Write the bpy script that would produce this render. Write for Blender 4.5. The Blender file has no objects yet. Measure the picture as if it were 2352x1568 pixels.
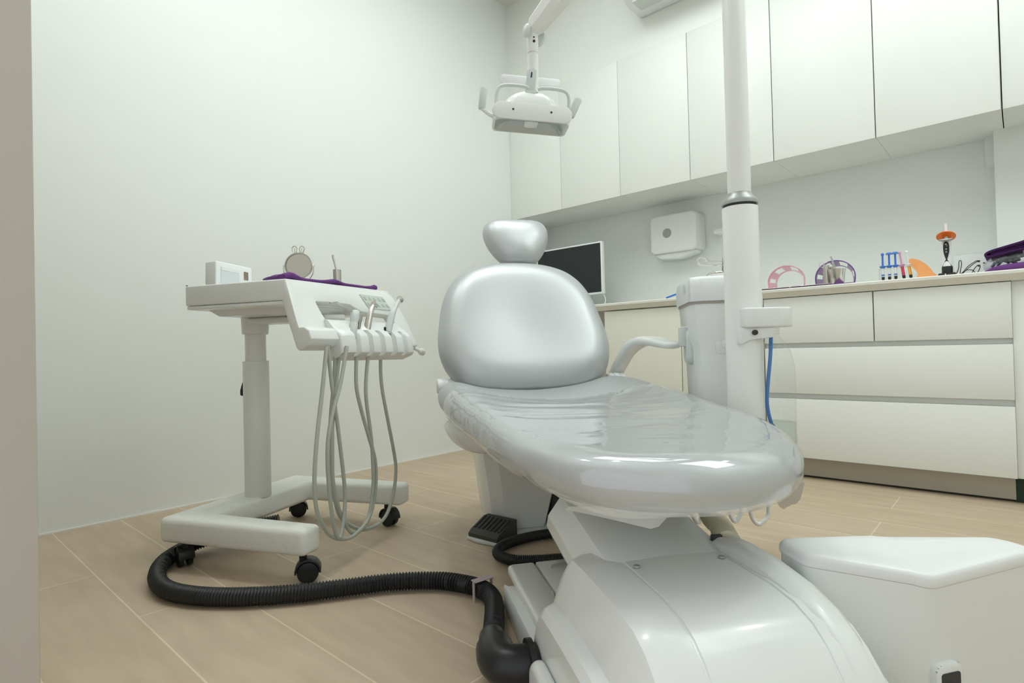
import bpy, bmesh, math, random
from mathutils import Vector, Matrix
random.seed(7)
PI = math.pi
S = bpy.context.scene
COL = S.collection

# ------------------------------------------------------------------ camera
CAM_Z = 0.61
yaw, pitch, roll = 7.31074615e-01, 1.32593616e-02, -2.49803929e-02
fw = Vector((-math.sin(yaw)*math.cos(pitch), math.cos(yaw)*math.cos(pitch), math.sin(pitch)))
r0 = Vector((math.cos(yaw), math.sin(yaw), 0)); u0 = r0.cross(fw)
cr = math.cos(roll)*r0 + math.sin(roll)*u0
cu = -math.sin(roll)*r0 + math.cos(roll)*u0
cam = bpy.data.cameras.new('camera'); cam_o = bpy.data.objects.new('camera', cam); COL.objects.link(cam_o)
m = Matrix.Identity(4)
for i in range(3):
    m[i][0] = cr[i]; m[i][1] = cu[i]; m[i][2] = -fw[i]
m[2][3] = CAM_Z
cam_o.matrix_world = m
cam.sensor_width = 36.0; cam.lens = 36.0*1307.134/2352; cam.clip_start = 0.02
S.camera = cam_o

# ------------------------------------------------------------------ world, exposure
W = bpy.data.worlds.new('world'); S.world = W; W.use_nodes = True
bg = W.node_tree.nodes['Background']
bg.inputs[0].default_value = (0.94, 0.97, 1.0, 1); bg.inputs[1].default_value = 0.38
S.view_settings.view_transform = 'Standard'; S.view_settings.look = 'None'
S.view_settings.gamma = 1.0; S.view_settings.exposure = 1.34; S.view_settings.use_curve_mapping = False
LIGHT = 1.0

# ------------------------------------------------------------------ materials
MATS = {}
def mat(name, col, rough=0.5, metal=0.0, coat=0.0, spec=0.5, bump=0.0, bscale=60.0, trans=0.0, ior=1.45, emit=0.0, alpha=1.0, var=0.0):
    if name in MATS: return MATS[name]
    mt = bpy.data.materials.new(name); mt.use_nodes = True
    nt = mt.node_tree; b = nt.nodes['Principled BSDF']
    b.inputs['Base Color'].default_value = (*col, 1); b.inputs['Roughness'].default_value = rough
    b.inputs['Metallic'].default_value = metal; b.inputs['Coat Weight'].default_value = coat
    b.inputs['Coat Roughness'].default_value = 0.08
    b.inputs['Specular IOR Level'].default_value = spec; b.inputs['IOR'].default_value = ior
    b.inputs['Transmission Weight'].default_value = trans; b.inputs['Alpha'].default_value = alpha
    if emit:
        b.inputs['Emission Color'].default_value = (*col, 1); b.inputs['Emission Strength'].default_value = emit
    tc = nt.nodes.new('ShaderNodeTexCoord'); no = nt.nodes.new('ShaderNodeTexNoise')
    no.inputs['Scale'].default_value = bscale; no.inputs['Detail'].default_value = 4
    nt.links.new(tc.outputs['Object'], no.inputs['Vector'])
    if bump:
        bp = nt.nodes.new('ShaderNodeBump'); bp.inputs['Strength'].default_value = bump; bp.inputs['Distance'].default_value = 0.01
        nt.links.new(no.outputs['Fac'], bp.inputs['Height']); nt.links.new(bp.outputs['Normal'], b.inputs['Normal'])
    if var:
        mx = nt.nodes.new('ShaderNodeMix'); mx.data_type = 'RGBA'
        mx.inputs['A'].default_value = (*[c*(1-var) for c in col], 1); mx.inputs['B'].default_value = (*[min(1, c*(1+var)) for c in col], 1)
        nt.links.new(no.outputs['Fac'], mx.inputs['Factor']); nt.links.new(mx.outputs['Result'], b.inputs['Base Color'])
    MATS[name] = mt
    return mt

WALL = mat('wall_paint', (0.85, 0.88, 0.855), 0.75, bump=0.02, bscale=180, var=0.01)
CEIL = mat('ceiling_paint', (0.80, 0.80, 0.76), 0.8, bump=0.02, bscale=150)
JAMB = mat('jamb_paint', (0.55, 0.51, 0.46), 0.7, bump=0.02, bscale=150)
LAM = mat('white_laminate', (0.855, 0.88, 0.845), 0.38, bump=0.005, bscale=300)
LAMC = mat('cream_laminate', (0.80, 0.80, 0.70), 0.42, bump=0.005, bscale=300)
TOPM = mat('worktop_solid_surface', (0.84, 0.84, 0.77), 0.3, var=0.01)
PLINTH = mat('plinth_metal', (0.46, 0.44, 0.37), 0.45, metal=0.2, bump=0.01, bscale=200)
GREEN = mat('dark_green_recess_shade', (0.02, 0.05, 0.03), 0.6)  # shadow of the open recess beside the plinth, put into the colour
PLA = mat('white_plastic', (0.83, 0.855, 0.835), 0.25, coat=0.15, bump=0.003, bscale=200)
PLG = mat('pale_grey_plastic', (0.66, 0.70, 0.68), 0.35, bump=0.003, bscale=200)
PLW = mat('bright_white_plastic', (0.86, 0.88, 0.88), 0.35)
POW = mat('powder_coated_white', (0.85, 0.865, 0.84), 0.35, coat=0.1)
GREY = mat('grey_ring', (0.42, 0.44, 0.43), 0.4, metal=0.4)
GAPM = mat('dark_gap', (0.05, 0.05, 0.05), 0.7)
BLK = mat('black_rubber', (0.012, 0.014, 0.014), 0.42, bump=0.02, bscale=400)
BLKP = mat('black_plastic', (0.018, 0.019, 0.020), 0.35)
TREAD = mat('dark_tread_rubber', (0.055, 0.054, 0.045), 0.6)
STEEL = mat('polished_steel', (0.72, 0.71, 0.68), 0.18, metal=1.0)
BRUSH = mat('brushed_steel', (0.60, 0.58, 0.54), 0.32, metal=1.0)
CREAMH = mat('cream_hose_plastic', (0.80, 0.75, 0.57), 0.5)
TUBEM = mat('grey_silicone_tube', (0.47, 0.50, 0.44), 0.4)
SILV = mat('silver_upholstery', (0.50, 0.52, 0.53), 0.41, metal=0.45, coat=0.05, bump=0.01, bscale=900)
PURP = mat('purple_cloth', (0.15, 0.05, 0.22), 0.9, bump=0.3, bscale=260)
PURD = mat('dark_purple_cloth', (0.045, 0.008, 0.075), 0.9, bump=0.3, bscale=260)
SCREEN = mat('monitor_screen', (0.016, 0.022, 0.023), 0.25)
BLUE = mat('blue_plastic', (0.05, 0.20, 0.66), 0.35)
BLUET = mat('blue_tube', (0.035, 0.19, 0.52), 0.35)
PINKP = mat('pink_clear_plastic', (0.95, 0.36, 0.56), 0.2, alpha=0.45)
PURF = mat('violet_clear_plastic', (0.20, 0.06, 0.36), 0.25, alpha=0.85)
PURFL = mat('pale_violet_plastic', (0.40, 0.28, 0.52), 0.3, alpha=0.7)
ORNG = mat('orange_filter', (0.95, 0.20, 0.02), 0.15, coat=0.3)
ORPALE = mat('pale_orange_shield', (0.92, 0.40, 0.14), 0.3, alpha=0.92)
PINKS = mat('lilac_plastic', (0.68, 0.36, 0.58), 0.3)
REDG = mat('red_gel', (0.62, 0.06, 0.13), 0.3)
AMBER = mat('amber_gel', (0.9, 0.42, 0.06), 0.3)
CLAMPM = mat('mauve_clip', (0.50, 0.42, 0.44), 0.5)
LABELM = mat('brown_label', (0.26, 0.21, 0.16), 0.6, var=0.25, bscale=300)
PANEL = mat('display_panel', (0.72, 0.77, 0.80), 0.3)
MIRR = mat('mirror_glass', (0.9, 0.9, 0.88), 0.02, metal=1.0)
BLURM = mat('bagged_items', (0.09, 0.125, 0.18), 0.3, var=0.6, bscale=60)
SCREWM = mat('dark_screw', (0.06, 0.05, 0.045), 0.5, metal=0.6)

def clear_mat(name, tint, gl=0.05, whit=0.06, ior=1.4, gz=0.45):
    mt = bpy.data.materials.new(name); mt.use_nodes = True; nt = mt.node_tree
    for n in list(nt.nodes): nt.nodes.remove(n)
    out = nt.nodes.new('ShaderNodeOutputMaterial'); tr = nt.nodes.new('ShaderNodeBsdfTransparent')
    tr.inputs[0].default_value = (*tint, 1)
    g = nt.nodes.new('ShaderNodeBsdfGlossy'); g.inputs['Roughness'].default_value = gl
    d = nt.nodes.new('ShaderNodeBsdfDiffuse'); d.inputs[0].default_value = (0.9, 0.92, 0.92, 1)
    fr = nt.nodes.new('ShaderNodeLayerWeight'); fr.inputs['Blend'].default_value = 0.5
    pw = nt.nodes.new('ShaderNodeMath'); pw.operation = 'POWER'; pw.inputs[1].default_value = 4.0
    ma = nt.nodes.new('ShaderNodeMath'); ma.operation = 'MULTIPLY_ADD'; ma.inputs[1].default_value = gz; ma.inputs[2].default_value = ior-1.3
    nt.links.new(fr.outputs['Facing'], pw.inputs[0]); nt.links.new(pw.outputs[0], ma.inputs[0])
    m1 = nt.nodes.new('ShaderNodeMixShader'); m1.inputs[0].default_value = whit
    m2 = nt.nodes.new('ShaderNodeMixShader')
    nt.links.new(tr.outputs[0], m1.inputs[1]); nt.links.new(d.outputs[0], m1.inputs[2])
    nt.links.new(ma.outputs[0], m2.inputs[0]); nt.links.new(m1.outputs[0], m2.inputs[1]); nt.links.new(g.outputs[0], m2.inputs[2])
    nt.links.new(m2.outputs[0], out.inputs[0])
    return mt, nt, g, fr
CLEAR = clear_mat('clear_plastic', (0.97, 0.98, 0.98), 0.04, 0.03, 1.33)[0]
WATER = clear_mat('water', (0.90, 0.94, 0.93), 0.02, 0.02, 1.33)[0]
ACRYL = clear_mat('clear_acrylic', (0.98, 0.985, 0.985), 0.03, 0.03, 1.32)[0]
BAG = clear_mat('plastic_bag', (0.92, 0.92, 0.96), 0.1, 0.05, 1.38)[0]
FILM, nt, g, fr = clear_mat('plastic_film', (0.97, 0.98, 0.985), 0.06, 0.34, 1.44, 0.6)
tc = nt.nodes.new('ShaderNodeTexCoord'); mp = nt.nodes.new('ShaderNodeMapping'); mp.inputs['Scale'].default_value = (1.2, 4.5, 4)
mp.inputs['Rotation'].default_value = (0, 0, 0.12)
nz = nt.nodes.new('ShaderNodeTexNoise'); nz.inputs['Scale'].default_value = 1.5; nz.inputs['Detail'].default_value = 2; nz.inputs['Distortion'].default_value = 0.6
bp = nt.nodes.new('ShaderNodeBump'); bp.inputs['Strength'].default_value = 0.35; bp.inputs['Distance'].default_value = 0.02
nt.links.new(tc.outputs['Object'], mp.inputs[0]); nt.links.new(mp.outputs[0], nz.inputs['Vector'])
nt.links.new(nz.outputs['Fac'], bp.inputs['Height'])
for sk in (g.inputs['Normal'], fr.inputs['Normal']): nt.links.new(bp.outputs[0], sk)

def floor_mat():
    mt = bpy.data.materials.new('plank_tile_floor'); mt.use_nodes = True; nt = mt.node_tree
    b = nt.nodes['Principled BSDF']; L = nt.links
    tc = nt.nodes.new('ShaderNodeTexCoord'); mp = nt.nodes.new('ShaderNodeMapping')
    mp.inputs['Location'].default_value = (0.77, 0, 0)
    L.new(tc.outputs['Object'], mp.inputs[0])
    br = nt.nodes.new('ShaderNodeTexBrick'); br.offset = 2/3; br.offset_frequency = 2; br.squash = 1
    br.inputs['Scale'].default_value = 1; br.inputs['Brick Width'].default_value = 1.2; br.inputs['Row Height'].default_value = 0.2035
    br.inputs['Mortar Size'].default_value = 0.0022; br.inputs['Mortar Smooth'].default_value = 0.3
    br.inputs['Color1'].default_value = (0.56, 0.45, 0.32, 1); br.inputs['Color2'].default_value = (0.59, 0.48, 0.35, 1)
    br.inputs['Mortar'].default_value = (0.74, 0.64, 0.48, 1)
    L.new(mp.outputs[0], br.inputs['Vector'])
    m2 = nt.nodes.new('ShaderNodeMapping'); m2.inputs['Scale'].default_value = (1.6, 9, 1)
    L.new(tc.outputs['Object'], m2.inputs[0])
    no = nt.nodes.new('ShaderNodeTexNoise'); no.inputs['Scale'].default_value = 3; no.inputs['Detail'].default_value = 6
    L.new(m2.outputs[0], no.inputs['Vector'])
    cr_ = nt.nodes.new('ShaderNodeValToRGB'); cr_.color_ramp.elements[0].position = 0.3; cr_.color_ramp.elements[1].position = 0.75
    cr_.color_ramp.elements[0].color = (0.86, 0.84, 0.82, 1); cr_.color_ramp.elements[1].color = (1.06, 1.06, 1.06, 1)
    L.new(no.outputs['Fac'], cr_.inputs[0])
    mx = nt.nodes.new('ShaderNodeMix'); mx.data_type = 'RGBA'; mx.blend_type = 'MULTIPLY'; mx.inputs['Factor'].default_value = 0.8
    L.new(br.outputs['Color'], mx.inputs['A']); L.new(cr_.outputs[0], mx.inputs['B'])
    L.new(mx.outputs['Result'], b.inputs['Base Color'])
    b.inputs['Roughness'].default_value = 0.55
    bp = nt.nodes.new('ShaderNodeBump'); bp.inputs['Strength'].default_value = 0.1; bp.inputs['Distance'].default_value = 0.002; bp.invert = True
    L.new(br.outputs['Fac'], bp.inputs['Height']); L.new(bp.outputs[0], b.inputs['Normal'])
    return mt
FLOORM = floor_mat()

# ------------------------------------------------------------------ mesh helpers
class M:
    def __init__(s): s.v = []; s.f = []
    def add(s, vs, fs):
        o = len(s.v); s.v += [tuple(v) for v in vs]; s.f += [tuple(i+o for i in f) for f in fs]; return s
    def bm(s, b):
        b.verts.index_update(); s.add([v.co[:] for v in b.verts], [[v.index for v in f.verts] for f in b.faces]); b.free(); return s
    def box(s, x0, x1, y0, y1, z0, z1, bev=0.0, seg=2, mx=None):
        b = bmesh.new(); bmesh.ops.create_cube(b, size=1)
        for v in b.verts:
            v.co = Vector((x0+(v.co.x+.5)*(x1-x0), y0+(v.co.y+.5)*(y1-y0), z0+(v.co.z+.5)*(z1-z0)))
        if bev: bmesh.ops.bevel(b, geom=b.edges[:], offset=bev, segments=seg, profile=0.5, affect='EDGES')
        if mx is not None: bmesh.ops.transform(b, matrix=mx, verts=b.verts)
        return s.bm(b)
    def loft(s, rings, cap0=True, cap1=True, closed=True):
        n = len(rings[0]); vs = [p for r in rings for p in r]; fs = []
        for i in range(len(rings)-1):
            for j in range(n if closed else n-1):
                k = (j+1) % n
                fs.append((i*n+j, i*n+k, (i+1)*n+k, (i+1)*n+j))
        if cap0: fs.append(tuple(range(n))[::-1])
        if cap1: fs.append(tuple((len(rings)-1)*n+j for j in range(n)))
        return s.add(vs, fs)
    def lathe(s, prof, c=(0, 0, 0), axis=(0, 0, 1), seg=32, caps=True):
        ax = Vector(axis).normalized(); q = Vector((0, 0, 1)).rotation_difference(ax); c = Vector(c)
        rings = [[c + q @ Vector((r*math.cos(2*PI*k/seg), r*math.sin(2*PI*k/seg), h)) for k in range(seg)] for r, h in prof]
        return s.loft(rings, caps, caps)
    def cyl(s, a, b, r, r2=None, seg=24, bev=0.0):
        a = Vector(a); b = Vector(b); L = (b-a).length; r2 = r if r2 is None else r2
        if bev: pr = [(r-bev, 0), (r-.3*bev, .3*bev), (r, bev), (r2, L-bev), (r2-.3*bev, L-.3*bev), (r2-bev, L)]
        else: pr = [(r, 0), (r2, L)]
        return s.lathe(pr, a, b-a, seg)
    def tube(s, pts, r, seg=10, sub=6, rib=0.0, pitch=0.008, closed=False, flat=None):
        P = curve(pts, sub, closed)
        if rib:                                   # resample evenly for ribs
            P = even(P, pitch/4)
        rings = []; n = len(P); up = None
        for i, p in enumerate(P):
            t = (P[min(i+1, n-1)]-P[max(i-1, 0)]) if not closed else (P[(i+1) % n]-P[i-1])
            t.normalize()
            if up is None: up = t.orthogonal().normalized()
            up = (up - t*up.dot(t)).normalized(); sd = t.cross(up)
            rr = r(i/(n-1)) if callable(r) else r
            if rib: rr += rib*(1 if (i % 4) in (0, 1) else -1)
            fu = flat if flat else 1.0
            rings.append([p + (up*math.cos(2*PI*k/seg)*fu + sd*math.sin(2*PI*k/seg))*rr for k in range(seg)])
        if closed:
            rings.append(rings[0]); return s.loft(rings, False, False)
        return s.loft(rings)
    def prism(s, poly, fn, a, b, bev=0.0, seg=2):
        bmm = bmesh.new(); v0 = [bmm.verts.new((x, y, a)) for x, y in poly]; f = bmm.faces.new(v0)
        r = bmesh.ops.extrude_face_region(bmm, geom=[f])
        for e in r['geom']:
            if isinstance(e, bmesh.types.BMVert): e.co.z = b
        bmesh.ops.recalc_face_normals(bmm, faces=bmm.faces)
        if bev: bmesh.ops.bevel(bmm, geom=bmm.edges[:], offset=bev, segments=seg, profile=0.5, affect='EDGES')
        for v in bmm.verts: v.co = Vector(fn(*v.co))
        return s.bm(bmm)
    def inflate(s, out, tf, tb, r, fn, nr=7, nin=7, dome=0.0, hfn=None, keep=None):
        n = len(out); P = [Vector((a, b)) for a, b in out]
        area = sum(P[i].x*P[(i+1) % n].y-P[(i+1) % n].x*P[i].y for i in range(n))
        N = []
        for i in range(n):
            t = P[(i+1) % n]-P[i-1]; nn = Vector((t.y, -t.x)).normalized(); N.append(nn if area > 0 else -nn)
        c = sum(P, Vector((0, 0)))/n
        def side(t, sg):
            L = []
            for k in range(nr+1):
                th = k/nr*PI/2; d = r*(1-math.cos(th))
                L.append(([p-q*d for p, q in zip(P, N)], sg*t*math.sin(th), 0.0))
            base = L[-1][0]
            for k in range(1, nin+1):
                sc = 1-k/nin*0.97
                L.append(([c+(p-c)*sc for p in base], sg*t, 1-sc*sc))
            return L
        fr_ = side(tf, 1); bk = side(tb, -1)
        seq = bk[::-1]+fr_[1:]
        rings = []
        for pts, h, q in seq:
            ring = []
            for p in pts:
                hh = h + (math.copysign(dome*q, h) if h else 0)
                if hfn and h > 0: hh += hfn(p.x, p.y)*min(1, h/tf)
                ring.append(fn(p.x, p.y, hh))
            rings.append(ring)
        if keep is None: return s.loft(rings)
        fs = []; vs = [p for rg in rings for p in rg]; k2 = [p for pts, h, q in seq for p in pts]
        for i in range(len(rings)-1):
            for j in range(n):
                k = (j+1) % n; f = (i*n+j, i*n+k, (i+1)*n+k, (i+1)*n+j)
                if all(keep(k2[q_].x, k2[q_].y, i) for q_ in f): fs.append(f)
        return s.add(vs, fs)

def pillow(out, tf, tb, fn, p=2.6, nr=14):
    n = len(out); c = sum((Vector((a, b)) for a, b in out), Vector((0, 0)))/n; rings = []
    A = [math.pi*k/(2*nr) for k in range(-nr, nr+1)]
    for a in A:
        s_ = max(abs(math.cos(a))**(2/p), .02); h = math.sin(a); h = math.copysign(abs(h)**.92, h)*(tf if a > 0 else tb)
        rings.append([fn(c.x+(x-c.x)*s_, c.y+(y-c.y)*s_, h) for x, y in out])
    return M().loft(rings)
def curve(pts, sub=6, closed=False):
    P = [Vector(p) for p in pts]; n = len(P); out = []
    if n < 3 and not closed: return P
    rng = n if closed else n-1
    for i in range(rng):
        if closed: a, b, c, d = P[i-1], P[i], P[(i+1) % n], P[(i+2) % n]
        else: a, b, c, d = P[max(i-1, 0)], P[i], P[i+1], P[min(i+2, n-1)]
        for k in range(sub):
            t = k/sub
            out.append(0.5*((2*b)+(c-a)*t+(2*a-5*b+4*c-d)*t*t+(-a+3*b-3*c+d)*t**3))
    if not closed: out.append(P[-1])
    return out
def even(P, step):
    out = [P[0]]; acc = 0.0
    for a, b in zip(P, P[1:]):
        L = (b-a).length; t = step-acc
        while t <= L:
            out.append(a.lerp(b, t/L)); t += step
        acc = (acc+L) % step if L else acc
        acc = L-(t-step)
    return out
def outline(pts, sub=6):
    return [(p.x, p.y) for p in curve([(a, b, 0) for a, b in pts], sub, True)]
def mirror(pts, cx=0.0):
    # half outline with x>=0, from bottom centre to top centre
    L = [(cx-x, y) for x, y in pts[::-1] if x > 1e-6]
    return [(cx+x, y) for x, y in pts]+L
def rrect(x0, x1, y0, y1, r, k=5):
    out = []
    for cx, cy, a in ((x1-r, y1-r, 0), (x0+r, y1-r, 90), (x0+r, y0+r, 180), (x1-r, y0+r, 270)):
        for i in range(k+1):
            t = math.radians(a+90*i/k); out.append((cx+r*math.cos(t), cy+r*math.sin(t)))
    return out
def obj(name, mb, mt, parent=None, ang=38, **kw):
    me = bpy.data.meshes.new(name); me.from_pydata(mb.v, [], mb.f); me.update()
    b = bmesh.new(); b.from_mesh(me); bmesh.ops.recalc_face_normals(b, faces=b.faces); b.to_mesh(me); b.free()
    me.materials.append(mt)
    for p in me.polygons: p.use_smooth = True
    me.set_sharp_from_angle(angle=math.radians(ang))
    o = bpy.data.objects.new(name, me); COL.objects.link(o)
    if parent: o.parent = parent
    for k, v in kw.items(): o[k] = v
    return o
def tag(o, label, cat, group=None, kind=None):
    o['label'] = label; o['category'] = cat
    if group: o['group'] = group
    if kind: o['kind'] = kind
    return o
def thing(name, label, cat, loc=(0, 0, 0), rz=0.0, group=None):
    o = bpy.data.objects.new(name, None); COL.objects.link(o); o.empty_display_size = 0.05
    o.location = loc; o.rotation_euler = (0, 0, rz)
    return tag(o, label, cat, group)
def struct(name, mb, mt, label, cat, ang=30):
    o = obj(name, mb, mt, None, ang); return tag(o, label, cat, None, 'structure')
def dup(root, loc, label=None, group=None, rz=None):
    r = root.copy(); COL.objects.link(r); r.location = loc
    if rz is not None: r.rotation_euler = (0, 0, rz)
    if label: r['label'] = label
    if group: r['group'] = group
    for ch in list(root.children):
        c = ch.copy(); COL.objects.link(c); c.parent = r
        for g_ in list(ch.children):
            d = g_.copy(); COL.objects.link(d); d.parent = c
    return r

# ------------------------------------------------------------------ the room
XL, YB, XR, YF, ZC = -2.571, 3.30, 1.30, 0.13, 2.95
struct('floor', M().box(XL-.1, XR+.1, -1.6, YB+.1, -.06, 0), FLOORM, 'beige wood-look plank tile floor with pale grout lines', 'floor')
struct('ceiling', M().box(XL-.1, XR+.1, -1.6, YB+.1, ZC, ZC+.08), CEIL, 'plain white ceiling above the treatment room', 'ceiling')
struct('wall_left', M().box(XL-.1, XL, -.05, YB+.1, 0, ZC), WALL, 'plain pale white wall behind the instrument cart', 'wall')
struct('wall_back', M().box(XL, XR, YB, YB+.1, 0, ZC), WALL, 'white wall behind the counter and under the wall cabinets', 'wall')
struct('wall_right', M().box(XR, XR+.1, -.05, YB+.1, 0, ZC), WALL, 'white wall closing the room on the right', 'wall')
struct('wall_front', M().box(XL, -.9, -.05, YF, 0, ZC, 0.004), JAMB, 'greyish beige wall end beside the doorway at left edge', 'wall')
struct('wall_door_side', M().box(.85, XR, -.05, YF, 0, ZC), WALL, 'wall on the other side of the doorway', 'wall')
struct('wall_bulkhead', M().box(XL, XR, 2.8945, YB, 2.2745, ZC), LAM, 'white bulkhead above the wall cabinets up to the ceiling', 'wall')
struct('trim_1', M().box(-.069, XR, 3.18, YB, .85, 1.49).box(-.101, XR, 3.26, YB, 1.36, 1.49), WALL, 'white boxed-in pillar in the corner above the purple towels', 'pillar')
struct('baseboard_left', M().box(XL, XL+.006, YF, YB, 0, .005), mat('white_sealant', (0.85, 0.84, 0.80), 0.5), 'thin white sealant line along the foot of left wall', 'baseboard')

# ceiling downlights, plus unseen glowing panels added for soft fill
FILL = mat('fill_panel_glow', (0.94, 1.0, 0.985), 0.5, emit=1.7*LIGHT)
def fill_panel(x, y, w, d, label):
    t = thing('added_fill_panel', label, 'ceiling light', (x, y, ZC), 0, 'added ceiling fill panels')
    f = M()
    for a in (-1, 1):
        f.box(a*w/2-.015, a*w/2+.015, -d/2-.015, d/2+.015, -.02, 0); f.box(-w/2+.015, w/2-.015, a*d/2-.015, a*d/2+.015, -.02, 0)
    obj('frame', f, PLW, t); obj('fill_surface', M().box(-w/2+.015, w/2-.015, -d/2+.015, d/2-.015, -.012, -.004), FILL, t)
fill_panel(-1.15, 1.7, 1.5, .9, 'added rectangular fill light panel above the dental chair and cart, out of view')
fill_panel(.55, 1.7, 1.2, .9, 'added rectangular fill light panel above the floor in front of drawers, out of view')
SPOT = mat('downlight_glow', (0.945, 1.0, 0.985), 0.5, emit=62.0*LIGHT)
for x, y, lb in ((-1.9, .6, 'round ceiling downlight nearest the cart corner of the left wall'), (-1.25, 1.0, 'round ceiling downlight above the gap between cart and chair'),
                 (.5, 1.5, 'round ceiling downlight right of the dental chair'), (-1.75, 1.3, 'round ceiling downlight above the instrument cart side of the headrest'),
                 (-1.55, 1.95, 'round ceiling downlight in front of the first wall cabinets'), (-.75, 1.95, 'round ceiling downlight in front of the fifth wall cabinet'), (.35, 2.3, 'round ceiling downlight by the right wall')):
    t = thing('ceiling_downlight', lb, 'ceiling light', (x, y, ZC), 0, 'round ceiling downlights')
    obj('bezel', M().lathe([(.065, 0), (.085, 0), (.085, -.006), (.065, -.012)], caps=False), PLW, t)
    obj('lens', M().lathe([(.065, -.003), (.065, -.008)]), SPOT, t)

# ------------------------------------------------------------------ upper cabinets
xe = [-2.571, -2.145, -1.719, -1.293, -.870, -.450, -.036]
names = ['first wall cabinet from the left wall, above the headrest', 'second wall cabinet from the left wall, above the monitor',
         'third wall cabinet from the left wall, left of the pole', 'fourth wall cabinet, with the white pole passing in front of it',
         'fifth wall cabinet, between the pole and the dark door gap', 'sixth wall cabinet, right of the dark door gap']
for i in range(6):
    a, b = xe[i], xe[i+1]; gp = .0012 if i < 3 else .0022
    t = thing('wall_cabinet', 'white flush-door '+names[i], 'cabinet', (a, 2.894, 1.488), 0, 'wall cabinets over the counter')
    w = b-a
    obj('carcass', M().box(.0005, w-.0005, .021, YB-2.894-.001, .001, .785), LAM, t)
    obj('door', M().box(gp, w-gp, 0, .018, -.002, .7862, .0008), LAM, t)
tag(obj('filler_panel', M().box(-.033, XR-.001, 2.905, YB-.001, 1.488, 2.273, .001), LAM), 'white filler panel right of the last wall cabinet', 'panel')

# ------------------------------------------------------------------ base cabinets
YD = 2.73
t = thing('drawer_cabinet', 'white handleless cabinet of four drawers right of the pole', 'drawer cabinet', (-.888, YD, 0))
obj('carcass', M().box(.001, .862, .024, YB-YD-.001, .098, .827), LAM, t)
for x0, x1, z0, z1 in ((.003, .433, .605, .809), (.437, .862, .605, .809), (.003, .862, .381, .583), (.003, .862, .098, .356)):
    obj('drawer', M().box(x0, x1, 0, .02, z0, z1, .0015), LAM, t)
obj('plinth', M().box(.001, .855, .06, .075, .010, .097), PLINTH, t)
obj('gap_shade', M().box(.001, .855, .075, .09, 0, .0965), GAPM, t)  # dark strip painting the shade in the gap under the plinth
t = thing('end_cabinet', 'plain white end panel cabinet right of the drawers', 'cabinet', (-.0265, YD, 0))
obj('carcass', M().box(0.001, .62, .012, YB-YD-.001, .098, .827, .001), LAM, t)
obj('plinth', M().box(-.006, .62, .07, .085, 0, .0975), GREEN, t, label='plinth coloured dark green as the recess shadow')
t = thing('cupboard', 'cream two-door cupboard under the counter behind the armrest', 'cupboard', (-1.75, YD, 0))
obj('carcass', M().box(0, .86, .024, YB-YD-.001, .098, .827), LAMC, t)
obj('door', M().box(.004, .456, 0, .02, .098, .806, .0015), LAMC, t); obj('door', M().box(.460, .858, 0, .02, .098, .806, .0015), LAMC, t)
obj('plinth', M().box(0, .86, .06, .075, 0, .0975), PLINTH, t)
tag(obj('worktop', M().prism([(2.70, .846), (2.703, .8495), (2.709, .85), (YB-.001, .85), (YB-.001, .8275), (2.742, .8275), (2.738, .812), (2.726, .812), (2.701, .836)], lambda y, z, h: (h, y, z), XL+.001, .62), TOPM), 'long white worktop over the drawers and cupboards', 'worktop')

# ------------------------------------------------------------------ wall things
t = thing('paper_towel_dispenser', 'white plastic paper towel dispenser on the back wall', 'dispenser', (-1.54, YB, 0))
mb = M().prism(rrect(-.155, .155, 1.165, 1.395, .03), lambda x, z, h: (x*(1-.05*h/.12), -h, z), 0.001, .125, .012, 3)
obj('cover', mb, PLW, t)
mb = M().prism([(-.135, 1.165), (-.09, 1.135), (.02, 1.128), (.12, 1.15), (.14, 1.166)], lambda x, z, h: (x, -h, z), .015, .105, .006)
obj('outlet_tray', mb, PLA, t)
obj('window', M().lathe([(.0, -.002), (.026, -.002), (.028, .0), (.026, .003), (0, .003)], (-.034, -.1262, 1.283), (0, -1, 0), 32), mat('grey_window', (.36, .37, .36), .25), t, label='round grey sight window')
t = thing('wall_bracket', 'small white bracket on the back wall just left of the pole', 'bracket', (-1.27, YB, 1.25))
obj('plate', M().box(-.03, .06, -.012, 0, -.05, .05, .004), PLW, t)
obj('arm', M().box(-.035, .03, -.09, -.012, -.01, .02, .008), PLW, t)
t = thing('air_conditioner', 'white wall air conditioner above the cabinets at top edge', 'air conditioner', (-1.56, 2.8935, 2.455))
obj('housing', M().prism([(0, 0), (-.13, -.0), (-.195, .03), (-.20, .2), (-.17, .27), (0, .28)], lambda y, z, h: (h, y, z), 0, .85, .01, 3), PLW, t)
obj('louvre', M().box(.05, .80, -.18, -.08, -.006, .004, .003), PLG, t)
# monitor
t = thing('monitor', 'flat monitor with dark screen and thin white frame behind the chair', 'monitor', (-2.185, 3.0, .85))
fm = M()
fm.box(-.26, .26, 0, .03, .09, .417, .004)
obj('housing', fm, PLW, t); obj('screen', M().box(-.250, .250, -.0015, .0, .102, .407), SCREEN, t)
obj('stand', M().box(-.03, .03, .03, .05, .02, .25, .004).box(-.12, .12, -.04, .12, 0, .012, .004), PLW, t)
tag(obj('monitor_cable', M().tube([(-2.1, 3.06, .96), (-1.98, 3.04, .955), (-1.93, 3.02, .93), (-1.895, 2.98, .89), (-1.88, 2.92, .856), (-1.9, 2.85, .854)], .0028, 8), PLW), 'thin white cable hanging from the monitor to the worktop', 'cable')
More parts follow.
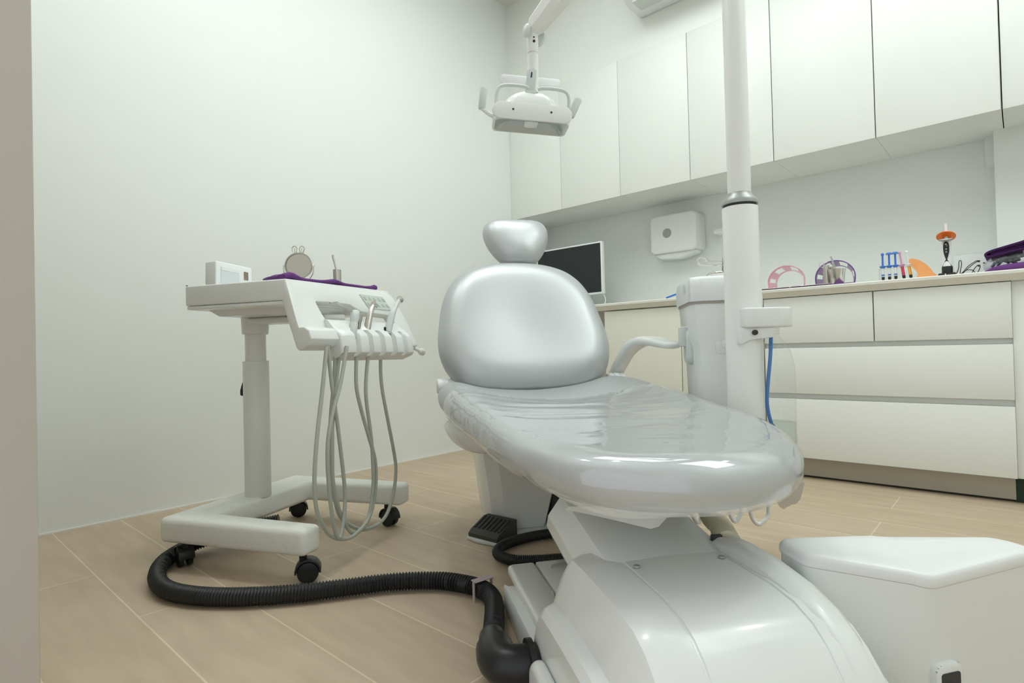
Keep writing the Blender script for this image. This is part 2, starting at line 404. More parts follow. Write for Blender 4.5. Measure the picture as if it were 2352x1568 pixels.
# power outlet
t = thing('power_outlet', 'white wall power socket with black holes behind cable loops', 'socket', (-.15, YB, 0))
obj('plate', M().prism(rrect(-.075, .08, .895, .985, .008), lambda x, z, h: (x, -h, z), .0005, .012, .002), PLW, t)
for dx, dz, w, h in ((.014, .950, .009, .008), (.014, .930, .009, .008), (.032, .940, .007, .005)):
    obj('socket_hole', M().box(dx-w/2, dx+w/2, -.0132, -.0118, dz-h/2, dz+h/2), GAPM, t)

# ------------------------------------------------------------------ dental chair
CH = Vector((-1.178, 1.415, 0)); CA = math.radians(53.9)
chair = thing('dental_chair', 'silver upholstered dental chair on a white glossy base', 'dental chair', CH, CA)
def seat_out(g=0.0):
    h = [(0, .055), (.16, .055), (.26, .043), (.316, .002), (.330, -.06), (.328, -.18), (.314, -.36), (.290, -.55), (.270, -.74), (.240, -.88), (.190, -.985), (.115, -1.05), (0, -1.078)]
    return [(x+.016*max(0, min(1, (y+.8)/.7)), y) for x, y in outline(mirror(h), 5)]
def seat_z(x, y):
    b = .014*math.exp(-((abs(x)-.27)/.09)**2)*math.exp(-((y+.1)/.22)**2)
    rim = .012*math.exp(-((abs(x)-.27)/.07)**2)
    return .453+.0415*y+b+rim-.02*math.exp(-(x/.16)**2)*math.exp(-((y+.15)/.3)**2)
def seat_map(x, y, h):
    k = 1+.5*math.exp(-((y-.05)/.25)**2) if h < 0 else 1
    return (x, y, seat_z(x, y)+h*k)
obj('seat', M().inflate(seat_out(), .038, .042, .05, seat_map, 9, 10), SILV, chair, 60)
def kp(x, y, i): return -1.2 < y < -.235 and not (y < -.5 and i < 4)
def film_map(x, y, h):
    w = .0035+.002*math.sin(9*x+40*y)*math.sin(23*y+5*x)
    sx = 1+.012
    return (x*sx, y*1.004-.001, seat_z(x, y)+h*1.06+(w if h > 0 else -w))
cov = M().inflate(seat_out(), .038, .042, .05, film_map, 9, 14, keep=lambda x, y, i: y < -.24-.06*x and i > 17)
obj('plastic_cover', cov, FILM, chair, 60, label='clear crinkled plastic cover over the leg rest')
fl = M()
g1 = [(x, -1.09+.35*x*x, .355) for x in [-.2+.04*k for k in range(9)]]
g2 = [(x*.9-.01, -1.06+.5*x*x, .325+.03*max(0, (abs(x+.02)-.05)/.2)) for x in [-.2+.04*k for k in range(9)]]
g3 = [(x*.88-.01, -1.02+.5*x*x, .330+.03*max(0, (abs(x+.02)-.05)/.2)) for x in [-.2+.04*k for k in range(9)]]
fl.loft([g1, g2, g3], False, False, False)
FLAP = clear_mat('film_flap', (0.97, 0.97, 0.97), 0.12, 0.55, 1.36)[0]
fa = M(); top = []; bot = []
for k in range(13):
    f = k/12; x = -.20+.145*f; y = -.985-.04*f
    d = .004+.036*f**1.1 if k < 11 else (.030 if k == 11 else .006)
    top.append((x, y, .378)); bot.append((x+.012*(k == 12), y+.02, .372-d))
obj('cover_flap', fa.loft([top, bot], False, False, False), FLAP, chair, 60, label='loose film edge hanging under the tip')
fa = M(); top = []; bot = []
for k in range(13):
    f = k/12; x = .185+.094*f; y = -.985+.25*f
    d = .072*math.sin(PI*f)**.7+.004*math.sin(17*f)
    top.append((x, y, .388)); bot.append((x+.006, y-.006, .385-d))
obj('cover_flap', fa.loft([top, bot], False, False, False), FLAP, chair, 60, label='loose film edge hanging on the right')
obj('leg_rest_shell', M().inflate(outline(mirror([(0, -.05), (.15, -.05), (.17, -.12), (.16, -.7), (.13, -.86), (.08, -.93), (0, -.95)], -.02), 4), .02, .022, .02, lambda x, y, h: (x, y, .400+.05*y+h)), PLA, chair, 60)
def back_map(x, z, h):
    return (x, .05+.55*(z-.48)-.876*h, z+.482*h)
bo = outline(mirror([(0, .468), (.15, .470), (.225, .490), (.272, .530), (.296, .585), (.300, .64), (.292, .70), (.280, .76), (.261, .81), (.230, .855), (.180, .892), (.10, .916), (0, .923)], .005), 5)
def back_dish(x, z):
    a = abs(x-.005)
    return -.022*math.exp(-(a/.16)**2)*math.exp(-((z-.66)/.17)**2)
obj('backrest', M().inflate(bo, .066, .05, .085, back_map, 10, 10, hfn=back_dish), SILV, chair, 60)
def head_map(x, z, h): return (x, .315+.45*(z-.94)-.9*h, z+.42*h)
ho = outline(mirror([(0, .925), (.045, .926), (.078, .945), (.108, .985), (.126, 1.03), (.127, 1.065), (.112, 1.092), (.075, 1.104), (0, 1.106)], .032), 5)
obj('headrest', pillow(ho, .058, .04, head_map, 2.8), SILV, chair, 60)
obj('headrest_stem', M().box(-.02, .07, .335, .352, .80, 1.0, .005), BRUSH, chair)
obj('backrest_shell', M().inflate(outline(mirror([(0, .44), (.15, .45), (.24, .52), (.26, .62), (.23, .76), (.14, .84), (0, .86)], .005), 4), .01, .03, .03, lambda x, z, h: (x, .105+.55*(z-.48)-.876*h, z+.482*h)), PLA, chair, 60)
# hinge caps
for s_ in (-1, 1):
    k = M()
    cx = -.306 if s_ < 0 else .285
    pr = [(.0, 0), (.020, .0), (.024, .004), (.024, .020), (.021, .021), (.021, .023), (.024, .024), (.024, .038), (.021, .039), (.021, .041), (.024, .042), (.024, .06), (0, .06)]
    k.lathe([(r, h) for r, h in pr], (cx, .088, .494), (1, 0, 0), 28)
    obj('hinge_cap', k, PLW, chair)
# armrest on the right
ap = [(.335, .20, .455), (.338, .17, .49), (.342, .10, .548), (.346, .03, .60), (.350, -.05, .622), (.352, -.13, .624), (.353, -.20, .616), (.354, -.255, .609), (.354, -.268, .607)]
aw = [.014, .018, .021, .024, .030, .034, .034, .028, .008]; at = [.024, .026, .024, .022, .017, .014, .013, .010, .003]
P = curve(ap, 6); rings = []
for i, p in enumerate(P):
    f_ = i/(len(P)-1)*(len(aw)-1); k = min(int(f_), len(aw)-2); q = f_-k
    w_ = aw[k]*(1-q)+aw[k+1]*q; t_ = at[k]*(1-q)+at[k+1]*q
    tn = (P[min(i+1, len(P)-1)]-P[max(i-1, 0)]).normalized(); sd = Vector((1, 0, 0)); nn = sd.cross(tn).normalized()
    rings.append([p+sd*w_*math.copysign(abs(math.cos(a))**.7, math.cos(a))+nn*t_*math.copysign(abs(math.sin(a))**.7, math.sin(a)) for a in [2*PI*j/24 for j in range(24)]])
obj('armrest', M().loft(rings), PLA, chair, 60)
obj('armrest_mount', M().box(.25, .345, .15, .235, .40, .47, .012), PLA, chair)
# under-seat shell, column and lift arm
obj('seat_shell', M().inflate(outline(mirror([(0, .07), (.2, .07), (.285, .03), (.285, -.12), (.24, -.22), (.1, -.26), (0, -.26)]), 4), .03, .055, .04, lambda x, y, h: (x*(1+.9*min(0, h)), y, .372+h)), PLA, chair, 60)
def sect(y0, z, hw, cy, ch, dep):
    return [(-hw+ch, y0, z), (hw-ch, y0, z), (hw, y0+ch, z), (hw, y0+dep, z), (-hw, y0+dep, z), (-hw, y0+ch, z)]
col = M()
rr = []
for z, hw, y0 in ((.012, .135, .075), (.03, .142, .07), (.16, .158, .062), (.30, .178, .058), (.36, .18, .06), (.40, .17, .07)):
    base = [(-hw+.055, y0), (.036+.25*z, y0), (.042+.25*z, y0+.01), (.045+.25*z, y0+.04), (.045+.25*z, y0+.20), (.03+.25*z, y0+.23), (-hw+.02, y0+.23), (-hw, y0+.20), (-hw, y0+.085), (-hw+.015, y0+.03)]
    rr.append([(x, y, z) for x, y in base])
obj('rear_column', col.loft(rr), PLA, chair, 28)
arm = M(); rr = []
for y, w in ((-.98, 1), (-.90, 1), (-.64, 1), (-.635, .985)):
    z = .258+.19*(y+.90); lo = z-.095
    sec = [(-.092, z), (.092, z), (.108, z-.006), (.138, z-.045), (.142, z-.065), (.128, lo), (-.128, lo), (-.142, z-.065), (-.138, z-.045), (-.108, z-.006)]
    rr.append([(x*w, y, zz) for x, zz in sec])
obj('lift_arm', arm.loft(rr), PLA, chair, 25)
obj('shaded_linkage', M().loft([[(.02, -.64, .20), (.11, -.64, .20), (.11, -.64, .28), (.02, -.64, .28)], [(.16, .09, .22), (.22, .09, .22), (.22, .09, .36), (.16, .09, .36)]]).box(.075, .24, .10, .28, .02, .36, .01), GAPM, chair, label='lifting linkage coloured dark as the shadowed gap behind the arm')  # near-black colour stands for the shadow between column and arm
# base hood
hood = M(); rr = []
def hsec(y, zt, k=1.0, wid=1.0):
    z = zt
    sec = [(0, z), (.083, z-.001), (.0845, z-.0035), (.0875, z-.0035), (.089, z-.001), (.128, z-.004), (.150, z-.013), (.165, z-.038), (.181, z-.082), (.199, z-.090), (.208, z-.104), (.208, max(z-.15, 0.004)), (.205, 0.002)]
    full = [(x*wid, max(zz, .002)) for x, zz in sec]+[(-x*wid, max(zz, .002)) for x, zz in sec[::-1][:-1]]
    return [(x, y, zz) for x, zz in full]
for y, zt in ((-.755, .150), (-.76, .156), (-.785, .200), (-.805, .232), (-.82, .248), (-.84, .2555), (-.90, .258), (-.96, .259), (-1.04, .259), (-1.09, .253), (-1.125, .240), (-1.15, .222), (-1.175, .195), (-1.20, .155), (-1.225, .10), (-1.24, .05), (-1.245, .012)):
    rr.append(hsec(y, zt))
obj('base_hood', hood.loft(rr), PLA, chair, 24)
for x in (-.075, .075):
    obj('screw', M().lathe([(0, .002), (.005, .002), (.006, 0), (0, -.002)], (x, -.935, .2595), (0, 0, 1), 16), GREY, chair)
# duct cover at rear right of the hood
dc = M(); rr = []
for y, z0, w_ in ((-.86, .262, .030), (-.88, .272, .032), (-.93, .275, .032), (-1.0, .272, .032), (-1.06, .264, .031), (-1.11, .248, .030), (-1.14, .230, .028), (-1.17, .200, .027), (-1.20, .153, .026)):
    cx = .122; rr.append([(cx-w_, y, z0-.03), (cx-w_*.85, y, z0-.006), (cx-w_*.5, y, z0), (cx+w_*.5, y, z0-.002), (cx+w_*.9, y, z0-.012), (cx+w_, y, z0-.05)])
obj('duct_cover', dc.loft(rr), PLA, chair, 50)
obj('duct_opening', M().box(.098, .118, -.872, -.862, .255, .272, .002), GAPM, chair)
# side box with lid on the left
sb = M()
sb.prism([(-.205, -.47), (-.195, -.49), (-.02, -.49), (-.02, -.78), (-.205, -.78)], lambda x, y, h: (x, y, h), .003, .066, .006)
obj('side_box', sb, PLA, chair)
obj('side_box_lid', M().prism([(-.187, -.435), (-.178, -.425), (-.118, -.425), (-.118, -.60), (-.13, -.66), (-.155, -.70), (-.187, -.72)], lambda x, y, h: (x, y, h), .066, .090, .008, 3), PLA, chair)
obj('side_box_lid', M().prism([(-.1155, -.425), (-.02, -.425), (-.02, -.60), (-.1155, -.60)], lambda x, y, h: (x, y, h), .066, .089, .004, 2), PLA, chair)
obj('lid_catch', M().tube([(-.085, -.475, .0885), (-.085, -.475, .094), (-.06, -.475, .096), (-.045, -.475, .094), (-.045, -.475, .0885)], .003, 8), GREY, chair)
obj('bumper_foot', M().inflate(outline(rrect(-.97, -.83, .0, .088, .035, 3), 2), .014, .012, .012, lambda y, z, h: (-.219-h, y, z+.002)), PLA, chair, 60)
# hose elbow
el = M().tube([(-.195, -.80, .052), (-.235, -.80, .052), (-.262, -.79, .052), (-.274, -.765, .052), (-.272, -.73, .05)], .036, 20, 5)
el.lathe([(.036, 0), (.044, .002), (.044, .012), (.036, .014)], (-.214, -.80, .052), (-1, 0, 0), 28)
obj('hose_elbow', el, BLKP, chair, 50, label='black hose elbow')
# rear plate with tread pad
obj('floor_plate', M().prism([(-.225, .055), (-.20, .004), (-.145, -.048), (-.13, -.05), (.09, .04), (.14, .15), (.12, .33), (-.10, .33), (-.14, .15), (-.19, .085)], lambda x, y, h: (x, y, h), .001, .011, .003), PLG, chair, label='grey metal floor plate')
tm = M()
# tread block: a wedge with ridges
A0, B0 = Vector((-.218, .050, 0)), Vector((-.142, -.044, 0)); dv = (B0-A0); L_ = dv.length; dv.normalize(); nv = Vector((-dv.y, dv.x, 0))
if nv.x < 0: nv = -nv
for k in range(1):
    ring = []
    for a_, z_ in ((0, .011), (0, .022), (.012, .032), (.075, .060), (.10, .060), (.10, .011)):
        ring.append((a_, z_))
    tm.loft([[A0+dv*q*L_+nv*a_+Vector((0, 0, z_)) for a_, z_ in ring] for q in (0, 1)])
for k in range(7):
    q = .08+.14*k
    p0 = A0+dv*q*L_+nv*.02+Vector((0, 0, .037)); p1 = A0+dv*q*L_+nv*.075+Vector((0, 0, .061))
    tm.tube([p0, p0.lerp(p1, .5), p1], .0035, 8, 2)
obj('tread_pad', tm, TREAD, chair, label='dark ribbed tread pad')

# ------------------------------------------------------------------ black corrugated hoses
def chw(x, y, z):
    c_, s_ = math.cos(CA), math.sin(CA); return (CH.x+c_*x-s_*y, CH.y+s_*x+c_*y, z)
hz = .024
t = thing('corrugated_hose', 'thick black corrugated hose looping from the cart to the chair base', 'hose', (-1.2, .9, 0))
pts = [(-1.80, .86, .075), (-1.88, .74, .055), (-1.925, .65, .032), (-1.90, .585, hz), (-1.83, .53, hz), (-1.73, .492, hz), (-1.636, .484, hz), (-1.558, .505, hz), (-1.478, .55, hz), (-1.398, .62, hz), (-1.332, .698, hz), (-1.274, .783, hz),
       (-1.214, .872, hz), (-1.136, .945, hz), (-1.074, .975, hz), (-1.004, .985, hz), (-.935, .955, hz), (-.872, .905, .03), (-.815, .838, .042), (-.795, .812, .048)]
end = Vector(chw(-.272, -.73, .05)); e2 = Vector(chw(-.268, -.68, .045)); e3 = Vector(chw(-.255, -.62, .035))
pts = pts[:17]+[tuple(e3), tuple(e2), tuple(end)]
pts = [(x-(-1.2), y-.9, z) for x, y, z in pts]
obj('hose_body', M().tube(pts, .0205, 14, 10, rib=.0017, pitch=.0078), BLK, t, 60)
cu_ = Vector(pts[-1]); cd = (Vector(pts[-2])-cu_).normalized()
obj('hose_cuff', M().cyl(cu_-cd*.004, cu_+cd*.06, .029, .026, 24, .003), BLKP, t)
cc = Vector((-1.0+1.2, .985-.9, .024)); rz_ = Matrix.Translation(cc) @ Matrix.Rotation(math.radians(-12), 4, 'Z')
clip = M().box(-.004, .004, -.027, -.0245, -.0235, .026, 0, 2, rz_).box(-.011, .011, -.027, .027, .0245, .027, .001, 1, rz_).box(-.004, .004, .0245, .027, -.0235, .026, 0, 2, rz_)
obj('hose_clip', clip, CLAMPM, t, label='mauve plastic clip')
h2 = [(-.98, 1.62, .02), (-1.06, 1.56, .018), (-1.125, 1.458, .018), (-1.167, 1.381, .018), (-1.186, 1.302, .018), (-1.178, 1.235, .018), (-1.143, 1.193, .018), (-1.081, 1.187, .018), (-1.023, 1.232, .018), (-.985, 1.275, .018), (-.93, 1.33, .018)]
tag(obj('corrugated_hose', M().tube(h2, .0145, 12, 8, rib=.001, pitch=.006), BLK, None, 60), 'thin black corrugated hose curling on the floor beside the tread pad', 'hose')

# ------------------------------------------------------------------ instrument cart
CO = Vector((-1.94, .82, 0)); CR = math.radians(23.2)
cart = thing('instrument_cart', 'white wheeled dental instrument cart left of the chair', 'instrument cart', CO, CR)
WRAP = mat('wrapped_white_base', (0.86, 0.875, 0.83), 0.5, bump=0.22, bscale=38)
cb = M()
zb0, zb1 = .078, .150
cb.prism([(-.045, -.29), (.455, -.285), (.46, -.215), (.085, -.205), (.085, .205), (.455, .215), (.455, .285), (-.045, .29)], lambda x, y, h: (x, y, h), zb0, zb1, .016, 4)
obj('base_frame', cb, WRAP, cart, 50)
def caster(x, y, a):
    c = M()
    mx = Matrix.Translation((x, y, 0)) @ Matrix.Rotation(a, 4, 'Z')
    hs = M(); 
    arc = [(-.034+.0*k, 0) for k in range(1)]
    prof = [(.034*math.cos(th), .030+.034*math.sin(th)) for th in [math.radians(-5+19*k) for k in range(11)]]
    prof2 = [(.029*math.cos(th), .030+.029*math.sin(th)) for th in [math.radians(-5+19*k) for k in range(11)]][::-1]
    hs.prism(prof+prof2, lambda u, z, h: tuple(mx @ Vector((u+.012, h, z))), -.021, .021, .001)
    hs.cyl(mx @ Vector((0, 0, .055)), mx @ Vector((0, 0, .084)), .010)
    o = obj('caster', hs, BLKP, cart)
    for s_ in (-1, 1):
        w = M().lathe([(0, -.008), (.020, -.008), (.027, -.006), (.0285, 0), (.027, .006), (.020, .008), (0, .008)], mx @ Vector((.012, s_*.012, .0285)), mx.to_3x3() @ Vector((0, 1, 0)), 28)
        obj('wheel', w, BLK, o)
caster(.011, -.25, math.radians(150)); caster(.425, -.25, math.radians(35)); caster(-.014, .249, math.radians(40)); caster(.381, .249, math.radians(-20))
cx = .047
obj('lower_column', M().cyl((cx, 0, .145), (cx, 0, .592), .0405, None, 40, .003), POW, cart)
obj('upper_column', M().cyl((cx, 0, .58), (cx, 0, .70), .0325, None, 36), POW, cart)
obj('column_collar', M().lathe([(.040, .68), (.041, .684), (.042, .70), (.043, .74), (.052, .752), (.09, .760)], (cx, 0, 0), (0, 0, 1), 40), POW, cart)
obj('height_lever', M().prism([(-.043, .475), (-.060, .478), (-.060, .495), (-.050, .522), (-.043, .524)], lambda x, z, h: (cx+x+.002, h, z), -.012, .012, .003), BLKP, cart, label='black height lever')
ty = .222
tray = M().prism([(-.005, -ty), (.362, -ty), (.425, ty), (-.005, ty)], lambda x, y, h: (x, y, h), .762, .822, .005, 3)
obj('tray', tray, PLA, cart)
obj('tray_edge', M().prism([(-.002, -ty+.003), (.358, -ty+.003), (.42, ty-.003), (-.002, ty-.003)], lambda x, y, h: (x, y, h), .750, .7612, .003, 2), PLA, cart)
obj('tray_underside', M().loft([[(.03, -.17, .751), (.36, -.17, .751), (.40, .17, .751), (.03, .17, .751)], [(.05, -.15, .732), (.34, -.15, .732), (.38, .15, .732), (.05, .15, .732)]]), PLA, cart)
obj('support_arm', M().prism([(.0, -.05), (.30, -.05), (.34, .0), (.30, .05), (.0, .05), (-.02, 0)], lambda x, y, h: (x+.06, y, h), .712, .732, .008, 3), POW, cart)
# sloping console
TL, BL_ = Vector((.36, -.222, .822)), Vector((.434, -.222, .626)); TR, BR_ = Vector((.424, .222, .820)), Vector((.519, .222, .620))
NRM = (TR-TL).cross(TL-BL_).normalized()
if NRM.x < 0: NRM = -NRM
def Q(u, v, n=0.0):
    return (TL*(1-u)+TR*u)*(1-v)+(BL_*(1-u)+BR_*u)*v + NRM*n
def frame_with_hole(outer, hole, n0, n1, name, mt):
    # outer and hole outlines with equal counts -> four strips
    vs = []; fs = []; k = len(outer)
    for poly, n in ((outer, n1), (hole, n1), (hole, n0), (outer, n0)):
        vs += [Q(u, v, n) for u, v in poly]
    for a in range(4):
        b = (a+1) % 4
        for i in range(k):
            j = (i+1) % k; fs.append((a*k+i, a*k+j, b*k+j, b*k+i))
    b = bmesh.new(); bv = [b.verts.new(v) for v in vs]
    for f in fs: b.faces.new([bv[i] for i in f])
    bmesh.ops.recalc_face_normals(b, faces=b.faces)
    bmesh.ops.bevel(b, geom=b.edges[:], offset=.004, segments=2, profile=.5, affect='EDGES', clamp_overlap=True)
    return obj(name, M().bm(b), mt, cart)
outer = [(0, 0), (.35, 0), (.62, .0), (.97, .0), (1.02, .10), (1.06, .5), (1.06, .95), (.62, .97), (.2, .98), (-.02, .98), (-.02, .6), (-.01, .3)]
hole = [(.19, .30), (.33, .29), (.50, .30), (.585, .40), (.78, .42), (.885, .43), (.93, .78), (.62, .79), (.40, .79), (.25, .79), (.225, .6), (.20, .42)]
frame_with_hole([o_ for o_ in outer], hole, -.032, .0, 'console_frame', PLA)
obj('near_handle', M().prism([(.77, -.032), (.70, .0), (.735, .020), (.80, .030), (.92, .030), (.985, .012), (.985, -.02), (.93, -.033)], lambda v, n, u: tuple(Q(u, v, n)), -.022, .25, .008, 3), PLA, cart)
hb = M(); rr = []; slots = [.335, .452, .568, .685, .80]
us = [.20+.7/125*k for k in range(126)]
for u in us:
    d = min(abs(u-s_) for s_ in slots); ind = .018*max(0, 1-(d/.022)**2)**.5 if d < .022 else 0
    endf = min(1, max(.0, (u-.20)/.05))**.5; endr = min(1, max(.0, (.90-u)/.03))**.5
    e = .75+.25*min(endf, endr)
    sec = [(.60, -.03), (.575, .004), (.61, .014), (.78, .034*e), (.83, .040*e-ind), (.87, .044*e-ind), (.90, .044*e-ind), (1.06, .034*e-ind), (1.11, .028*e-ind), (1.13, .016*e-ind*.5), (1.13, -.03)]
    rr.append([Q(u, v, n) for v, n in sec])
obj('instrument_holder', hb.loft(rr), PLA, cart, 40)
obj('control_panel', M().prism([(.636, .115), (.885, .115), (.925, .345), (.68, .345)], lambda u, v, n: tuple(Q(u, v, n)), .0002, .0022), mat('control_film', (.60, .66, .60), .4), cart, label='pale grey-green control panel')
for k in range(5):
    for j in range(2):
        u = .675+.05*k+.018*j; v = .175+.10*j
        obj('button', M().prism([(u-.012, v-.022), (u+.012, v-.022), (u+.016, v+.022), (u-.008, v+.022)], lambda a, b_, n: tuple(Q(a, b_, n)), .0023, .0036), mat('button_print', (.51, .57, .51), .5), cart)
obj('end_knob', M().lathe([(0, 0), (.006, 0), (.006, .02), (.011, .022), (.013, .03), (.010, .04), (0, .042)], Q(1.03, .98, -.01), Q(1.12, 1.1, .0)-Q(1.03, .98, -.01), 20), POW, cart)
obj('tray_screw', M().lathe([(0, 0), (.003, 0), (.003, .002), (0, .002)], (-.004, -.216, .8225), (0, 0, 1), 12), GAPM, cart)
# hanging tubes, each on its own loop
def tubes(name, pts): obj('instrument_tube', M().tube(pts, .0056, 10, 6), TUBEM, cart, 60)
TB = {
 'A': [(0.470, -0.191, 0.610), (0.470, -0.215, 0.506), (0.471, -0.243, 0.380), (0.471, -0.256, 0.270), (0.471, -0.247, 0.189), (0.472, -0.212, 0.129), (0.472, -0.175, 0.098), (0.472, -0.120, 0.078), (0.473, -0.070, 0.080), (0.473, -0.006, 0.106), (0.473, 0.031, 0.177), (0.474, 0.034, 0.267), (0.474, 0.002, 0.347), (0.474, -0.041, 0.448), (0.475, -0.062, 0.521), (0.475, -0.054, 0.608)],
 'B': [(0.490, -0.126, 0.609), (0.488, -0.157, 0.526), (0.486, -0.191, 0.449), (0.484, -0.214, 0.363), (0.482, -0.211, 0.260), (0.480, -0.193, 0.152), (0.478, -0.172, 0.100), (0.477, -0.154, 0.101), (0.475, -0.133, 0.157), (0.473, -0.127, 0.230), (0.471, -0.148, 0.390), (0.469, -0.159, 0.465), (0.467, -0.168, 0.527), (0.465, -0.180, 0.610)],
 'C': [(0.450, -0.124, 0.609), (0.451, -0.134, 0.537), (0.453, -0.153, 0.454), (0.454, -0.161, 0.391), (0.455, -0.162, 0.275), (0.457, -0.151, 0.196), (0.458, -0.122, 0.135), (0.459, -0.050, 0.085), (0.461, 0.012, 0.066), (0.462, 0.101, 0.074), (0.463, 0.154, 0.135), (0.465, 0.172, 0.216), (0.466, 0.156, 0.289), (0.467, 0.127, 0.379), (0.469, 0.087, 0.511), (0.470, 0.084, 0.606)],
 'D': [(0.455, -0.108, 0.609), (0.457, -0.134, 0.524), (0.459, -0.156, 0.428), (0.461, -0.164, 0.334), (0.463, -0.165, 0.248), (0.465, -0.139, 0.158), (0.467, -0.094, 0.089), (0.468, -0.046, 0.079), (0.470, -0.001, 0.115), (0.472, 0.021, 0.190), (0.474, 0.019, 0.275), (0.476, 0.009, 0.356), (0.478, -0.017, 0.492), (0.480, 0.003, 0.607)],
}

for k_ in 'ABCD':
    p_ = TB[k_]; p_[0] = (p_[0][0], p_[0][1], .63); p_[-1] = (p_[-1][0], p_[-1][1], .63)
    tubes(k_, p_)
def cw(x, y, z):
    c_, s_ = math.cos(CR), math.sin(CR); return Vector((CO.x+c_*x-s_*y, CO.y+s_*x+c_*y, z))
def on_cart(name, label, cat, p, rz=0.0, group=None): return thing(name, label, cat, cw(*p), CR+rz, group)
def rel(o, pts): return [Vector(p)-Vector(o) for p in pts]
# instruments standing in the holder
o = (.478, -.075, .660)
t = on_cart('air_water_syringe', 'grey air-water syringe with bent steel needle in the first holder slot', 'dental instrument', o)
b0, b1, b2 = rel(o, [(.474, -.078, .655), (.472, -.062, .70), (.470, -.050, .733)])
obj('handle', M().cyl(b0, b1, .0130, .0120, 24, .001), PLG, t)
obj('head', M().loft([[b1+Vector((.012*math.cos(a), .012*math.sin(a), 0)) for a in [2*PI*k/16 for k in range(16)]],
    [b1.lerp(b2, .6)+Vector((.0125*math.cos(a), .018*math.sin(a), 0)) for a in [2*PI*k/16 for k in range(16)]],
    [b2+Vector((.011*math.cos(a), .016*math.sin(a), .002)) for a in [2*PI*k/16 for k in range(16)]],
    [b2+Vector((.006*math.cos(a), .007*math.sin(a), .006)) for a in [2*PI*k/16 for k in range(16)]]]), PLG, t, 50)
obj('button_lever', M().prism([(0, -.004), (.008, -.006), (.024, .034), (.020, .044), (.008, .042)], lambda u, v, h: (b1.x+.005+h, b1.y+.010+u, b1.z-.012+v), -.005, .005, .001), BRUSH, t, label='steel button lever')
obj('button', M().lathe([(0, 0), (.004, 0), (.004, .003), (0, .004)], b2+Vector((.004, .02, -.004)), (.3, .5, .8), 14), GAPM, t)
n_ = rel(o, [(.470, -.058, .731), (.470, -.10, .744), (.470, -.138, .7555), (.470, -.146, .7565), (.470, -.173, .752)])
obj('needle', M().tube(n_, .0022, 8, 5), STEEL, t)
def handpiece(name, label, pts, rs, head, mts, ring=False):
    o = pts[0]; t = on_cart(name, label, 'dental instrument', o)
    P_ = rel(o, pts)
    n = len(P_)-1
    def rf(f): 
        g_ = f*(len(rs)-1); k = min(int(g_), len(rs)-2); return rs[k]*(1-g_+k)+rs[k+1]*(g_-k)
    obj('handle', M().tube(P_, rf, 18, 6), mts, t, 60)
    h = P_[-1]; ax = (Vector(head)-Vector(pts[-1])).normalized()
    obj('head', M().lathe([(0, -.008), (.0085, -.008), (.0095, -.006), (.0095, .009), (.007, .012), (0, .012)], h, ax, 20), STEEL, t)
    if ring:
        d_ = (P_[1]-P_[0]).normalized()
        obj('ring', M().lathe([(.0, -.003), (.0115, -.003), (.0118, .006), (.0105, .007), (0, .007)], P_[0], d_, 20), BLKP, t, label='black rubber ring')
        obj('clip', M().box(-.003, .003, -.016, -.010, .004, .022, .001), BLKP, t)
handpiece('handpiece', 'slim steel handpiece with angled head in the second holder slot', [(.478, -.012, .652), (.476, .003, .69), (.474, .020, .725), (.473, .035, .748), (.472, .050, .762)], [.0112, .0108, .0098, .0074, .0062], (.472, .064, .752), BRUSH)
handpiece('handpiece', 'taller grey handpiece with black end ring in the fourth holder slot', [(.500, .078, .668), (.500, .093, .70), (.500, .104, .722), (.500, .114, .738), (.500, .131, .755), (.500, .152, .777), (.500, .163, .786)], [.0118, .0118, .0116, .0105, .0074, .0062, .0058], (.500, .176, .780), PLG, True)

# things on the tray
t = on_cart('card_terminal', 'white box-shaped device with brownish label on the cart tray', 'device', (-.022, -.035, .822), math.radians(-7))
bx = M().prism([(-.07, 0), (.07, 0), (.068, .085), (-.068, .093)], lambda y, z, h: (h, y, z+.0005), -.028, .024, .005, 3)
obj('housing', bx, PLW, t)
obj('display', M().prism([(-.052, .012), (.018, .012), (.018, .070), (-.050, .076)], lambda y, z, h: (h, y, z), .0238, .0252), PANEL, t)
obj('display_bar', M().prism([(-.050, .066), (.018, .061), (.018, .070), (-.050, .076)], lambda y, z, h: (h, y, z), .0252, .0262), PLW, t)
obj('label_square', M().prism([(.036, .042), (.052, .041), (.052, .068), (.036, .069)], lambda y, z, h: (h, y, z), .0238, .0256), LABELM, t, label='brownish square label')
t = on_cart('table_mirror', 'small round steel mirror with two bunny ears on the cart tray', 'mirror', (.226, .0, .822), math.radians(-65))
# local: faces +x
mc = .073
obj('mirror_frame', M().lathe([(.039, -.003), (.043, -.003), (.0445, 0), (.043, .003), (.039, .003)], (0, 0, mc), (1, 0, 0), 48, False).lathe([(0, -.0029), (.0395, -.0029)], (0, 0, mc), (1, 0, 0), 48, False), STEEL, t)
obj('mirror_glass', M().lathe([(0, .0005), (.0392, .0005), (.0392, -.002), (0, -.002)], (0, 0, mc), (1, 0, 0), 48), MIRR, t)
for s_ in (-1, 1):
    ep = [(0, s_*.006, mc+.0435), (0, s_*.004, mc+.056), (0, s_*.009, mc+.064), (0, s_*.016, mc+.062), (0, s_*.019, mc+.055), (0, s_*.014, mc+.041)]
    obj('ear', M().tube(ep, .0018, 8, 5).tube([(0, s_*.010, mc+.0425), (0, s_*.0115, mc+.058)], .0014, 8), STEEL, t)
    obj('pivot', M().lathe([(0, 0), (.003, 0), (.003, .005), (0, .006)], (0, s_*.0435, mc), (0, s_, 0), 12), STEEL, t)
